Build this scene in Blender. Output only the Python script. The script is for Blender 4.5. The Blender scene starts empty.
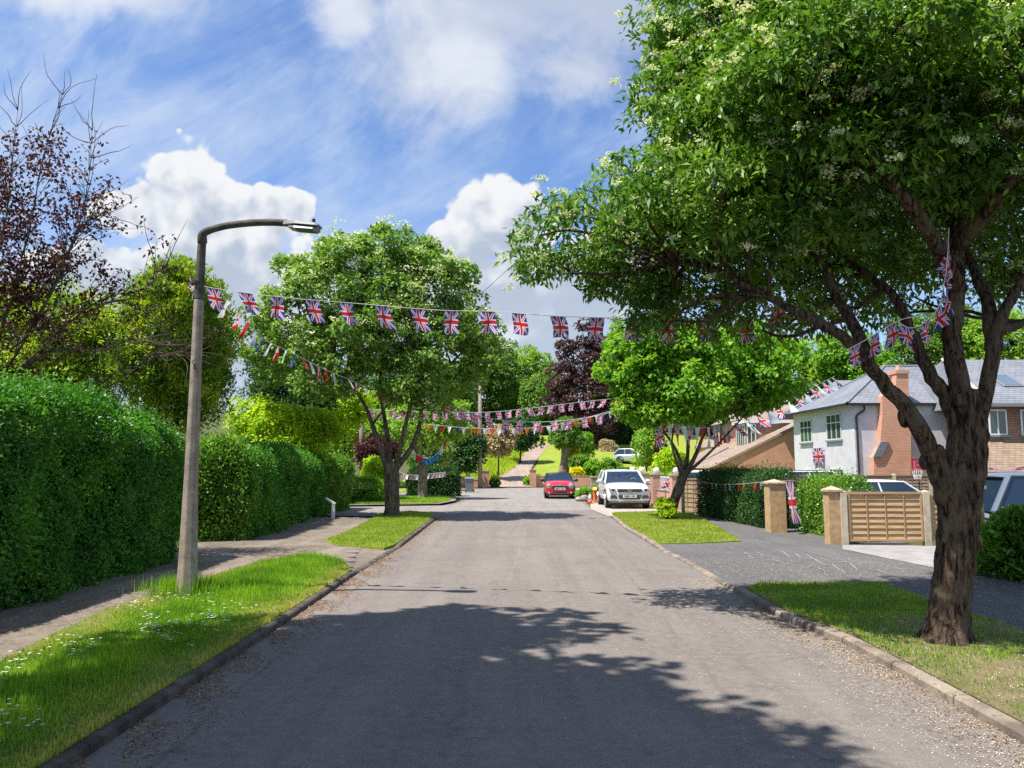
import bpy, bmesh, math, random
import numpy as np
from mathutils import Vector, Matrix, Euler
R = math.radians
C = bpy.context.scene
COL = C.collection
random.seed(7)
RG = np.random.default_rng(11)

# ------------------------------------------------------------ camera
F = 765.0; HOR = 466.0; EYE = 1.65
PITCH = math.atan((HOR - 384) / F)
cd = bpy.data.cameras.new('camera'); cam = bpy.data.objects.new('camera', cd); COL.objects.link(cam)
cd.sensor_fit = 'HORIZONTAL'; cd.sensor_width = 36; cd.lens = 36 * F / 1024
cd.clip_start = 0.05; cd.clip_end = 6000
cam.location = (0, 0, EYE); cam.rotation_euler = (R(90) + PITCH, 0, 0)
C.camera = cam
# ------------------------------------------------------------ world: sky with clouds
SUN = Vector((0.42, 0.20, -1.0)).normalized()          # direction the light travels
SUN_EL = math.asin(-SUN.z); SUN_AZ = math.atan2(-SUN.x, -SUN.y)
C.view_settings.view_transform = 'Standard'; C.view_settings.look = 'None'
C.view_settings.gamma = 1; C.view_settings.exposure = 0.70; C.view_settings.use_curve_mapping = False
SKY_STR = 0.118
CLOUD_LIT = (4.75, 4.85, 5.0); CLOUD_SHADE = (2.55, 2.95, 3.65)
W = bpy.data.worlds.new('World'); C.world = W; W.use_nodes = True

class NT:
    """small helper to write node maths"""
    def __init__(s, tree): s.t = tree; s.n = tree.nodes; s.l = tree.links
    def node(s, typ, **kw):
        n = s.n.new(typ)
        for k, v in kw.items(): setattr(n, k, v)
        return n
    def put(s, inp, v):
        if hasattr(v, 'is_linked') or isinstance(v, bpy.types.NodeSocket): s.l.new(v, inp)
        else: inp.default_value = v
    def m(s, op, a, b=None, c=None, clamp=False):
        n = s.n.new('ShaderNodeMath'); n.operation = op; n.use_clamp = clamp
        s.put(n.inputs[0], a)
        if b is not None: s.put(n.inputs[1], b)
        if c is not None: s.put(n.inputs[2], c)
        return n.outputs[0]
    def noise(s, vec, scale, detail=4, rough=0.5, dist=0.0, dim='3D'):
        n = s.n.new('ShaderNodeTexNoise'); n.noise_dimensions = dim
        if vec is not None: s.l.new(vec, n.inputs['Vector'])
        n.inputs['Scale'].default_value = scale; n.inputs['Detail'].default_value = detail
        n.inputs['Roughness'].default_value = rough; n.inputs['Distortion'].default_value = dist
        return n.outputs['Fac']
    def noise2(s, vec, scale, detail=4, rough=0.5, dist=0.0): return s.noise(vec, scale, min(detail, 6), rough, dist, '2D')
    def step(s, v, a, b, lo=0.0, hi=1.0):
        n = s.n.new('ShaderNodeMapRange'); n.interpolation_type = 'SMOOTHSTEP'
        s.put(n.inputs['Value'], v)
        n.inputs['From Min'].default_value = a; n.inputs['From Max'].default_value = b
        n.inputs['To Min'].default_value = lo; n.inputs['To Max'].default_value = hi
        return n.outputs['Result']
    def mix(s, f, a, b, blend='MIX'):
        n = s.n.new('ShaderNodeMix'); n.data_type = 'RGBA'; n.blend_type = blend
        s.put(n.inputs['Factor'], f)
        for i, v in ((6, a), (7, b)):
            if isinstance(v, tuple): n.inputs[i].default_value = (*v[:3], 1)
            else: s.put(n.inputs[i], v)
        return n.outputs[2]
    def comb(s, x, y, z):
        n = s.n.new('ShaderNodeCombineXYZ')
        for i, v in enumerate((x, y, z)): s.put(n.inputs[i], v)
        return n.outputs[0]

def pxdir(x, y):
    cx = (x - 512) / F; cy = (384 - y) / F
    return Vector((cx, math.cos(PITCH) - cy * math.sin(PITCH), math.sin(PITCH) + cy * math.cos(PITCH)))
def UV(x, y):
    d = pxdir(x, y); return d.x / d.y, d.z / d.y

def build_world():
    t = NT(W.node_tree); t.n.clear()
    out = t.node('ShaderNodeOutputWorld'); bg = t.node('ShaderNodeBackground'); bg.inputs['Strength'].default_value = SKY_STR
    sky = t.node('ShaderNodeTexSky'); sky.sky_type = 'NISHITA'; sky.sun_disc = False
    sky.sun_elevation = SUN_EL; sky.sun_rotation = SUN_AZ % (2 * math.pi)
    sky.air_density = 1.0; sky.dust_density = 0.3; sky.ozone_density = 2.2; sky.altitude = 100
    tc = t.node('ShaderNodeTexCoord'); sep = t.node('ShaderNodeSeparateXYZ'); t.l.new(tc.outputs['Generated'], sep.inputs[0])
    X, Y, Z = sep.outputs
    ay = t.m('MAXIMUM', t.m('ABSOLUTE', Y), 0.12)
    u = t.m('DIVIDE', X, ay); v = t.m('DIVIDE', Z, ay)
    uv = t.comb(u, v, 0.0)
    # ---- cumulus: heaps placed by direction, edges broken up by noise
    nb = t.noise2(uv, 6.0, 9, 0.62, 0.35); nf = t.noise2(uv, 22, 6, 0.6, 0.2)
    warp = t.m('ADD', t.m('MULTIPLY', t.m('SUBTRACT', nb, 0.5), 0.85), t.m('MULTIPLY', t.m('SUBTRACT', nf, 0.5), 0.30))
    def blobs(lst):
        best = None
        for (px, py, rx, ry) in lst:
            cu, cv = UV(px, py)
            du = t.m('DIVIDE', t.m('SUBTRACT', u, cu), rx / F); dv = t.m('DIVIDE', t.m('SUBTRACT', v, cv), ry / F)
            d = t.m('SQRT', t.m('ADD', t.m('MULTIPLY', du, du), t.m('MULTIPLY', dv, dv)))
            e = t.m('SUBTRACT', 1.0, d)
            best = e if best is None else t.m('MAXIMUM', best, e)
        return best
    cum = blobs([(178, 185, 52, 52), (150, 205, 55, 45), (215, 215, 50, 40), (262, 215, 45, 38), (292, 207, 28, 24), (215, 290, 120, 75), (255, 330, 90, 60), (100, 300, 80, 60), (200, 400, 150, 80), (60, 285, 60, 45),
                 (485, 225, 45, 45), (520, 230, 55, 40), (455, 250, 45, 35), (540, 300, 100, 70), (470, 300, 80, 45), (560, 380, 170, 75), (600, 270, 60, 50)])
    def bil(off=None):
        v_ = uv if off is None else off; tot = None
        for sc, w in ((9.0, .46), (20.0, .30), (44.0, .20)):
            n = t.node('ShaderNodeTexVoronoi'); n.voronoi_dimensions = '2D'; n.feature = 'F1'; n.inputs['Scale'].default_value = sc
            dd = t.node('ShaderNodeTexNoise'); dd.noise_dimensions = '2D'; dd.inputs['Detail'].default_value = 1; dd.inputs['Scale'].default_value = sc * .8; t.l.new(v_, dd.inputs['Vector'])
            a_ = t.node('ShaderNodeVectorMath'); a_.operation = 'MULTIPLY_ADD'; t.l.new(dd.outputs['Color'], a_.inputs[0]); a_.inputs[1].default_value = (.6 / sc,) * 3; t.l.new(v_, a_.inputs[2]); t.l.new(a_.outputs[0], n.inputs['Vector'])
            e = t.m('MULTIPLY', t.m('SUBTRACT', .45, n.outputs['Distance']), w * 1.7); tot = e if tot is None else t.m('ADD', tot, e)
        return tot
    bl = bil(); bl2 = bil(t.comb(t.m('ADD', u, -0.016), t.m('ADD', v, 0.020), 0.0))
    cfield = t.m('ADD', t.m('ADD', cum, t.m('MULTIPLY', warp, 0.62)), t.m('MULTIPLY', bl, 0.75))
    cm = t.step(cfield, 0.02, 0.17)
    # shading inside the heaps: tops lit, bases grey
    sh = t.noise2(uv, 5.5, 7, 0.55, 0.6)
    sh2 = t.noise2(t.comb(t.m('ADD', u, 0.02), t.m('ADD', v, -0.025), 0.3), 6.0, 9, 0.62, 0.35)
    lit = t.m('ADD', t.m('ADD', t.m('MULTIPLY', t.m('SUBTRACT', nb, sh2), 1.2), sh), t.m('MULTIPLY', t.m('SUBTRACT', bl, bl2), 0.9))
    top = t.step(v, UV(0, 345)[1], UV(0, 150)[1], -0.28, 0.28)
    edge = t.step(cum, 0.0, 0.75, 0.15, -0.20)
    lit = t.step(t.m('ADD', t.m('ADD', lit, top), edge), 0.0, 0.95)
    ccol = t.mix(lit, CLOUD_SHADE, CLOUD_LIT)
    # ---- cirrus veils, stretched along a diagonal
    a = R(38)
    uu = t.m('ADD', t.m('MULTIPLY', u, math.cos(a)), t.m('MULTIPLY', v, math.sin(a)))
    vv = t.m('SUBTRACT', t.m('MULTIPLY', v, math.cos(a)), t.m('MULTIPLY', u, math.sin(a)))
    cv_ = t.comb(t.m('MULTIPLY', uu, 0.40), vv, 0.0)
    c1 = t.noise2(cv_, 7.5, 6, 0.66, 0.30); c2 = t.noise2(uv, 2.3, 5, 0.6, 0.2); c3 = t.noise2(uv, 9.0, 6, 0.62, 0.3)
    ci = t.step(t.m('ADD', t.m('ADD', t.m('MULTIPLY', c1, 0.80), t.m('MULTIPLY', c2, 0.60)), t.m('MULTIPLY', c3, 0.20)), 0.58, 1.08, 0.0, 0.85)
    # ---- soft high bank at the top of the view
    bank = blobs([(480, -20, 220, 110), (620, 10, 140, 120), (430, 60, 100, 90), (700, -60, 260, 130), (350, 10, 60, 60), (590, 70, 80, 50), (120, -10, 160, 40)])
    nb2 = t.noise2(uv, 4.0, 6, 0.62, 0.3)
    bm_ = t.step(t.m('ADD', bank, t.m('ADD', t.m('MULTIPLY', t.m('SUBTRACT', nb2, 0.5), 1.5), t.m('MULTIPLY', t.m('SUBTRACT', c3, 0.5), 0.9))), -0.15, 0.75, 0, 0.80)
    bsh = t.step(t.noise2(t.comb(t.m('ADD', u, 3.0), v, 0.0), 3.6, 6, 0.55, 0.5), 0.36, 0.62)
    bcol = t.mix(bsh, (3.0, 3.35, 4.0), (4.5, 4.65, 4.95))
    # clouds elsewhere round the sky (behind the camera)
    gb = t.step(t.noise2(uv, 2.2, 8, 0.6, 0.3), 0.55, 0.66, 0, 1)
    back = t.m('MULTIPLY', gb, t.step(Y, 0.05, -0.15, 0, 1))
    boost = t.mix(1.0, sky.outputs[0], (0.72, 0.84, 1.02), 'MULTIPLY')
    col = t.mix(ci, boost, (3.1, 3.7, 4.8))
    col = t.mix(bm_, col, bcol)
    fr = t.step(Y, 0.02, 0.12)
    col = t.mix(t.m('MULTIPLY', cm, fr), col, ccol)
    col = t.mix(back, col, (4.6, 4.75, 5.0))
    # towards the horizon the sky pales
    col = t.mix(t.step(Z, 0.30, 0.0, 0, 0.45), col, (3.2, 3.8, 4.7))
    t.l.new(col, bg.inputs['Color']); t.l.new(bg.outputs[0], out.inputs[0])
build_world()
# ------------------------------------------------------------ sun
sd = bpy.data.lights.new('sun', 'SUN'); so = bpy.data.objects.new('sun', sd); COL.objects.link(so)
sd.energy = 4.9; sd.angle = R(0.53); sd.color = (1.0, 0.95, 0.87)
so.rotation_euler = SUN.to_track_quat('-Z', 'Y').to_euler(); so.location = (-20, -10, 40)
C.cycles.max_bounces = 5; C.cycles.transparent_max_bounces = 4; C.cycles.diffuse_bounces = 2; C.cycles.glossy_bounces = 2; C.cycles.transmission_bounces = 3
C.cycles.use_denoising = False

# ------------------------------------------------------------ placing helpers
def PX(x, y, Y):
    """the point of the place seen at pixel (x, y) of the photograph, Y metres up the street"""
    d = pxdir(x, y); return Vector((0, 0, EYE)) + d * (Y / d.y)
def GP(x, y, z=0.0):
    d = pxdir(x, y); return Vector((0, 0, EYE)) + d * ((z - EYE) / d.z)
def HILL(X, Y):
    z = 0.0
    if Y > 60: z = 0.12 * (min(Y, 170) - 60)
    return z
def GT(x, y, lift=0.0):
    d = pxdir(x, y)
    lo, hi = 60.0, 400.0
    for _ in range(50):
        mid = (lo + hi) / 2; z = EYE + d.z / d.y * mid
        if z > HILL(0, mid) + 0.0: lo = mid
        else: hi = mid
    p = Vector((0, 0, EYE)) + d * (lo / d.y); p.z += lift; return p

# ------------------------------------------------------------ mesh helpers
class MB:
    def __init__(s): s.v = []; s.f = []; s.m = []; s.uv = {}
    def add(s, vs, fs, mi=0):
        o = len(s.v); s.v += [tuple(v) for v in vs]
        for f in fs: s.f.append(tuple(i + o for i in f)); s.m.append(mi)
    def box(s, x0, x1, y0, y1, z0, z1, mi=0, rot=0, c=None):
        vs = [Vector((x, y, z)) for z in (z0, z1) for y in (y0, y1) for x in (x0, x1)]
        if rot:
            c = Vector(c) if c is not None else Vector(((x0 + x1) / 2, (y0 + y1) / 2, 0)); M = Matrix.Rotation(rot, 3, 'Z')
            vs = [M @ (v - c) + c for v in vs]
        s.add(vs, [(0, 2, 3, 1), (4, 5, 7, 6), (0, 1, 5, 4), (1, 3, 7, 5), (3, 2, 6, 7), (2, 0, 4, 6)], mi)
    def prism(s, poly, off, mi=0):
        """poly: 3D points in a plane, off: extrusion vector"""
        n = len(poly); off = Vector(off); a = [Vector(p) for p in poly]; b = [p + off for p in a]
        s.add(a + b, [tuple(range(n))[::-1], tuple(range(n, 2 * n))] + [(i, (i + 1) % n, (i + 1) % n + n, i + n) for i in range(n)], mi)
    def tube(s, pts, rad, sides=8, mi=0, wob=0.0, cap=True, seed=0):
        pts = [Vector(p) for p in pts]; n = len(pts); rg = random.Random(seed)
        if not hasattr(rad, '__len__'): rad = [rad] * n
        vs = []; up = Vector((0.13, 0.31, 0.94)).normalized(); prev = None
        for i, p in enumerate(pts):
            d = (pts[min(i + 1, n - 1)] - pts[max(i - 1, 0)]).normalized()
            a = prev if prev is not None else (Vector((1, 0, 0)) if abs(d.x) < 0.8 else Vector((0, 1, 0)))
            a = (a - d * a.dot(d)).normalized(); b = d.cross(a); prev = a
            for k in range(sides):
                t = 2 * math.pi * k / sides; r = rad[i] * (1 + wob * rg.uniform(-1, 1))
                vs.append(p + (a * math.cos(t) + b * math.sin(t)) * r)
        fs = [(i * sides + k, i * sides + (k + 1) % sides, (i + 1) * sides + (k + 1) % sides, (i + 1) * sides + k) for i in range(n - 1) for k in range(sides)]
        if cap: fs += [tuple(range(sides))[::-1], tuple(range((n - 1) * sides, n * sides))]
        s.add(vs, fs, mi)
    def sphere(s, c, r, mi=0, seg=12, rings=8, sc=(1, 1, 1), wob=0, seed=0):
        rg = random.Random(seed); vs = []; c = Vector(c)
        for i in range(rings + 1):
            th = math.pi * i / rings
            for k in range(seg):
                ph = 2 * math.pi * k / seg; q = r * (1 + wob * rg.uniform(-1, 1))
                vs.append(c + Vector((math.sin(th) * math.cos(ph) * sc[0], math.sin(th) * math.sin(ph) * sc[1], math.cos(th) * sc[2])) * q)
        fs = [(i * seg + k, (i + 1) * seg + k, (i + 1) * seg + (k + 1) % seg, i * seg + (k + 1) % seg) for i in range(rings) for k in range(seg)]
        s.add(vs, fs, mi)
    def build(s, name, mats, parent=None, smooth=False, bevel=0):
        me = bpy.data.meshes.new(name); me.from_pydata(s.v, [], s.f); me.validate()
        if not isinstance(mats, (list, tuple)): mats = [mats]
        for m in mats: me.materials.append(m)
        if len(me.polygons) == len(s.m): me.polygons.foreach_set('material_index', s.m)
        if smooth: me.polygons.foreach_set('use_smooth', [True] * len(me.polygons))
        me.update()
        o = bpy.data.objects.new(name, me); COL.objects.link(o)
        if parent is not None:
            o.parent = parent; o.matrix_parent_inverse = Matrix.Translation(-Vector(parent.location)) if parent.get('worldparts') else Matrix.Identity(4)
        if bevel:
            b = o.modifiers.new('bevel', 'BEVEL'); b.width = bevel; b.segments = 2; b.limit_method = 'ANGLE'
        return o
def tag(o, label=None, cat=None, group=None, kind=None):
    if label: o['label'] = label
    if cat: o['category'] = cat
    if group: o['group'] = group
    if kind: o['kind'] = kind
    return o
def thing(name, label, cat, loc=(0, 0, 0), group=None, world=True, rz=0):
    """Empty at the thing's base; with world=True its parts are written in world coordinates"""
    o = bpy.data.objects.new(name, None); COL.objects.link(o); o.location = loc; o.rotation_euler = (0, 0, rz); o.empty_display_size = 0.2
    if world: o['worldparts'] = 1
    return tag(o, label, cat, group)
def struct(o): o['kind'] = 'structure'; return o
def copy_tree(o, parent=None):
    c = o.copy(); COL.objects.link(c); c.parent = parent
    for ch in list(o.children): copy_tree(ch, c)
    return c
def np_mesh(name, V, Fq, mats, parent=None, mi=None, uv=None):
    me = bpy.data.meshes.new(name); nv, nf = len(V), len(Fq)
    me.vertices.add(nv); me.vertices.foreach_set('co', np.ascontiguousarray(V, dtype=np.float32).ravel())
    k = Fq.shape[1]; me.loops.add(nf * k); me.loops.foreach_set('vertex_index', np.ascontiguousarray(Fq, dtype=np.int32).ravel())
    me.polygons.add(nf); me.polygons.foreach_set('loop_start', np.arange(0, nf * k, k, dtype=np.int32))
    try: me.polygons.foreach_set('loop_total', np.full(nf, k, dtype=np.int32))
    except Exception: pass
    if not isinstance(mats, (list, tuple)): mats = [mats]
    for m in mats: me.materials.append(m)
    if mi is not None: me.polygons.foreach_set('material_index', np.ascontiguousarray(mi, dtype=np.int32))
    me.update(calc_edges=True)
    o = bpy.data.objects.new(name, me); COL.objects.link(o)
    if parent is not None:
        o.parent = parent; o.matrix_parent_inverse = Matrix.Translation(-Vector(parent.location)) if parent.get('worldparts') else Matrix.Identity(4)
    return o

# ------------------------------------------------------------ materials
def newmat(name):
    m = bpy.data.materials.new(name); m.use_nodes = True; t = NT(m.node_tree); t.n.clear()
    out = t.node('ShaderNodeOutputMaterial'); b = t.node('ShaderNodeBsdfPrincipled'); t.l.new(b.outputs[0], out.inputs[0])
    return m, t, b, out
def bump(t, b, h, strength=0.4, dist=0.02):
    n = t.node('ShaderNodeBump'); n.inputs['Strength'].default_value = strength; n.inputs['Distance'].default_value = dist
    t.l.new(h, n.inputs['Height']); t.l.new(n.outputs[0], b.inputs['Normal'])
def pos(t):
    return t.node('ShaderNodeNewGeometry').outputs['Position']
def pmat(name, c, c2=None, scale=8, rough=0.7, metal=0, bmp=0.0, bscale=60, coat=0, spec=0.5, detail=5, lo=0.35, hi=0.65):
    m, t, b, _ = newmat(name); p = pos(t)
    if c2: 
        n = t.noise(p, scale, detail, 0.6); t.l.new(t.mix(t.step(n, lo, hi), c, c2), b.inputs['Base Color'])
    else: b.inputs['Base Color'].default_value = (*c, 1)
    b.inputs['Roughness'].default_value = rough; b.inputs['Metallic'].default_value = metal
    b.inputs['Coat Weight'].default_value = coat; b.inputs['Coat Roughness'].default_value = 0.05; b.inputs['Specular IOR Level'].default_value = spec
    if bmp: bump(t, b, t.noise(p, bscale, 5, 0.6), bmp, 0.01)
    return m
LEAF = 1.45
def leafmat(name, cols, rough=0.5, trans=0.38, spec=0.3, vary=0.5):
    """cols: dark, mid, light leaf colour; every leaf gets its own tint"""
    cols = [tuple(min(.78, v * LEAF) for v in c) for c in cols]
    m, t, b, out = newmat(name); g = t.node('ShaderNodeNewGeometry')
    rnd = g.outputs['Random Per Island']; nz = t.noise(g.outputs['Position'], 1.3, 5, 0.65)
    f = t.m('ADD', t.m('MULTIPLY', rnd, vary), t.m('MULTIPLY', t.step(nz, 0.35, 0.65), 1 - vary))
    r = t.node('ShaderNodeValToRGB'); e = r.color_ramp.elements
    e[0].color = (*cols[0], 1); e[1].color = (*cols[2], 1); e[0].position = 0.05; e[1].position = 0.95
    k = r.color_ramp.elements.new(0.5); k.color = (*cols[1], 1)
    t.l.new(f, r.inputs[0]); t.l.new(r.outputs[0], b.inputs['Base Color'])
    b.inputs['Roughness'].default_value = rough; b.inputs['Specular IOR Level'].default_value = spec
    tr = t.node('ShaderNodeBsdfTranslucent'); t.l.new(t.mix(1.0, r.outputs[0], (1.25, 1.35, 0.55), 'MULTIPLY'), tr.inputs['Color'])
    mx = t.node('ShaderNodeMixShader'); mx.inputs[0].default_value = trans
    t.l.new(b.outputs[0], mx.inputs[1]); t.l.new(tr.outputs[0], mx.inputs[2]); t.l.new(mx.outputs[0], out.inputs[0])
    return m
def barkmat(name, c, c2, vs=(9, 9, 1.6), moss=None):
    m, t, b, _ = newmat(name); g = pos(t)
    mp = t.node('ShaderNodeMapping'); mp.inputs['Scale'].default_value = vs; t.l.new(g, mp.inputs[0])
    n = t.noise(mp.outputs[0], 2.2, 8, 0.65, 0.6); n2 = t.noise(g, 2.3, 4, 0.6)
    col = t.mix(t.step(n, 0.38, 0.62), c, c2)
    if moss: col = t.mix(t.step(n2, 0.52, 0.66, 0, 0.7), col, moss)
    t.l.new(col, b.inputs['Base Color']); b.inputs['Roughness'].default_value = 0.9; b.inputs['Specular IOR Level'].default_value = 0.2
    bump(t, b, n, 1.0, 0.05); return m
def brickmat(name, c1, c2, mortar, sc=1.0, bw=0.225, bh=0.075, axis='auto'):
    m, t, b, _ = newmat(name); g = t.node('ShaderNodeNewGeometry'); s1 = t.node('ShaderNodeSeparateXYZ'); t.l.new(g.outputs['Position'], s1.inputs[0])
    s2 = t.node('ShaderNodeSeparateXYZ'); t.l.new(g.outputs['Normal'], s2.inputs[0])
    fx = t.m('GREATER_THAN', t.m('ABSOLUTE', s2.outputs[0]), 0.6)
    h = t.m('ADD', t.m('MULTIPLY', s1.outputs[1], fx), t.m('MULTIPLY', s1.outputs[0], t.m('SUBTRACT', 1.0, fx)))
    br = t.node('ShaderNodeTexBrick'); t.l.new(t.comb(h, s1.outputs[2], 0.0), br.inputs['Vector'])
    br.inputs['Color1'].default_value = (*c1, 1); br.inputs['Color2'].default_value = (*c2, 1); br.inputs['Mortar'].default_value = (*mortar, 1)
    br.inputs['Scale'].default_value = sc; br.inputs['Brick Width'].default_value = bw; br.inputs['Row Height'].default_value = bh; br.inputs['Mortar Size'].default_value = 0.008
    br.inputs['Bias'].default_value = 0.0
    n = t.noise(g.outputs['Position'], 1.3, 4, 0.6)
    t.l.new(t.mix(t.step(n, 0.3, 0.7, 0, 0.35), br.outputs['Color'], (c1[0] * .6, c1[1] * .6, c1[2] * .6)), b.inputs['Base Color'])
    b.inputs['Roughness'].default_value = 0.88
    bump(t, b, t.m('SUBTRACT', 1.0, br.outputs['Fac']), 0.5, 0.01); return m
def tilemat(name, c1, c2, line, across=0.3, course=0.2, slope='y'):
    """roof covering: courses follow height"""
    m, t, b, _ = newmat(name); g = t.node('ShaderNodeNewGeometry'); s1 = t.node('ShaderNodeSeparateXYZ'); t.l.new(g.outputs['Position'], s1.inputs[0])
    s2 = t.node('ShaderNodeSeparateXYZ'); t.l.new(g.outputs['Normal'], s2.inputs[0])
    fx = t.m('GREATER_THAN', t.m('ABSOLUTE', s2.outputs[0]), t.m('ABSOLUTE', s2.outputs[1]))
    h = t.m('ADD', t.m('MULTIPLY', s1.outputs[1], fx), t.m('MULTIPLY', s1.outputs[0], t.m('SUBTRACT', 1.0, fx)))
    br = t.node('ShaderNodeTexBrick'); t.l.new(t.comb(h, s1.outputs[2], 0.0), br.inputs['Vector'])
    br.inputs['Color1'].default_value = (*c1, 1); br.inputs['Color2'].default_value = (*c2, 1); br.inputs['Mortar'].default_value = (*line, 1)
    br.inputs['Scale'].default_value = 1; br.inputs['Brick Width'].default_value = across; br.inputs['Row Height'].default_value = course; br.inputs['Mortar Size'].default_value = 0.012
    n = t.noise(g.outputs['Position'], 0.8, 5, 0.6)
    t.l.new(t.mix(t.step(n, 0.35, 0.7, 0, 0.4), br.outputs['Color'], (c2[0] * 1.3, c2[1] * 1.3, c2[2] * 1.25)), b.inputs['Base Color'])
    b.inputs['Roughness'].default_value = 0.7
    bump(t, b, t.m('SUBTRACT', 1.0, br.outputs['Fac']), 0.6, 0.02); return m

M = {}
def asphalt(name, c, c2, speck=0.35, patches=True, speckc=(0.55, 0.52, 0.48)):
    m, t, b, _ = newmat(name); p = pos(t)
    n1 = t.noise(p, 150, 4, 0.75); n2 = t.noise(p, 0.55, 5, 0.6, 0.6); n3 = t.noise(p, 11, 6, 0.7)
    mp = t.node('ShaderNodeMapping'); mp.inputs['Scale'].default_value = (2.2, 0.10, 1); t.l.new(p, mp.inputs[0])
    n4 = t.noise(mp.outputs[0], 1.2, 5, 0.6)
    col = t.mix(t.step(n2, 0.35, 0.65), c, c2)
    col = t.mix(t.step(n4, 0.35, 0.68, 0, 0.48), col, (c[0] * .62, c[1] * .62, c[2] * .64))
    col = t.mix(t.step(n3, 0.35, 0.7, 0, 0.55), col, (c2[0] * 1.25, c2[1] * 1.22, c2[2] * 1.18))
    n6 = t.noise(p, 48, 4, 0.75); col = t.mix(t.step(n6, 0.50, 0.66, 0, 0.45), col, (c[0] * .5, c[1] * .5, c[2] * .53)); col = t.mix(t.step(n1, 0.42, 0.72, 0, 0.75), col, (c[0] * .38, c[1] * .38, c[2] * .41))
    n5 = t.noise(p, 3.1, 6, 0.7, 0.5); col = t.mix(t.step(n5, 0.52, 0.72, 0, 0.42), col, (c[0] * .55, c[1] * .55, c[2] * .58))
    v = t.node('ShaderNodeTexVoronoi'); v.inputs['Scale'].default_value = 26; t.l.new(p, v.inputs['Vector'])
    sp = t.m('MULTIPLY', t.step(v.outputs['Distance'], 0.16, 0.09), t.m('GREATER_THAN', t.noise(p, 23, 2, 0.5), 0.50))
    col = t.mix(t.m('MULTIPLY', sp, speck), col, speckc)
    if patches:
        sx = t.node('ShaderNodeSeparateXYZ'); t.l.new(p, sx.inputs[0]); wob = t.m('MULTIPLY', t.m('SUBTRACT', t.noise(p, 1.1, 3, .6), .5), .16)
        for x0, kx, cc, w in ((-.55, .045, (c2[0] * 1.35, c2[1] * 1.33, c2[2] * 1.3), .15), (-1.9, -.02, (c[0] * .5, c[1] * .5, c[2] * .52), .5), (1.35, .035, (c[0] * .6, c[1] * .6, c[2] * .62), .4)):
            dx = t.m('ABSOLUTE', t.m('ADD', t.m('SUBTRACT', t.m('SUBTRACT', sx.outputs[0], x0), t.m('MULTIPLY', sx.outputs[1], kx)), wob)); col = t.mix(t.m('MULTIPLY', t.step(dx, .035, .012), t.m('MULTIPLY', t.step(n2, .35, .6), w)), col, cc)
    if patches:   # tar seams and old repairs
        vv = t.node('ShaderNodeTexVoronoi'); vv.feature = 'DISTANCE_TO_EDGE'; vv.inputs['Scale'].default_value = 0.33
        wv = t.node('ShaderNodeVectorMath'); wv.operation = 'ADD'; t.l.new(p, wv.inputs[0])
        nn = t.node('ShaderNodeTexNoise'); nn.inputs['Scale'].default_value = 1.4; t.l.new(p, nn.inputs['Vector']); t.l.new(nn.outputs['Color'], wv.inputs[1]); t.l.new(wv.outputs[0], vv.inputs['Vector'])
        cr = t.m('MULTIPLY', t.step(vv.outputs['Distance'], 0.012, 0.004), t.step(t.noise(p, 0.7, 3, 0.5), 0.48, 0.6))
        col = t.mix(t.m('MULTIPLY', cr, 0.22), col, (0.035, 0.035, 0.036))
    t.l.new(col, b.inputs['Base Color']); b.inputs['Roughness'].default_value = 0.93; b.inputs['Specular IOR Level'].default_value = 0.25
    bump(t, b, t.m('ADD', n1, t.m('MULTIPLY', n3, 0.6)), 0.55, 0.012); return m
M['road'] = asphalt('road_asphalt', (0.205, 0.180, 0.162), (0.248, 0.218, 0.194), 0.5)
M['path'] = asphalt('footway_asphalt', (0.16, 0.13, 0.10), (0.30, 0.25, 0.20), 0.45, speckc=(0.45, 0.36, 0.26))
M['cross'] = asphalt('crossing_asphalt', (0.125, 0.12, 0.12), (0.17, 0.16, 0.155), 0.7, patches=False)
M['pale'] = asphalt('pale_concrete', (0.42, 0.375, 0.32), (0.50, 0.45, 0.39), 0.2, patches=False)
M['drive'] = asphalt('hill_drive', (0.33, 0.25, 0.20), (0.42, 0.33, 0.27), 0.2, patches=False)
M['slab'] = pmat('pale_slab', (0.25, 0.235, 0.225), (0.33, 0.315, 0.30), 3, 0.9, bmp=0.2)
def kerbmat(name, c, c2, sc):
    m = pmat(name, c, c2, sc, 0.92, bmp=.6, bscale=70); t = NT(m.node_tree); b = [n for n in t.n if n.type == 'BSDF_PRINCIPLED'][0]; p = pos(t); sp = t.node('ShaderNodeSeparateXYZ'); t.l.new(p, sp.inputs[0])
    src = b.inputs['Base Color'].links[0].from_socket; d = sp.outputs[1]; fr = t.m('FRACT', t.m('DIVIDE', d, .92)); j = t.m('MULTIPLY', t.step(fr, .022, .010), .85)
    col = t.mix(j, src, (.015, .013, .01)); ch = t.step(t.noise(p, 9, 4, .7), .58, .66, 0, .6); col = t.mix(ch, col, (c[0] * .5, c[1] * .55, c[2] * .4)); t.l.new(col, b.inputs['Base Color']); return m
M['kerb'] = kerbmat('kerb_stone', (0.045, 0.038, 0.030), (0.13, 0.105, 0.08), 4)
M['kerb_clean'] = kerbmat('kerb_pale', (0.14, 0.11, 0.085), (0.32, 0.26, 0.20), 2.2)
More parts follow.
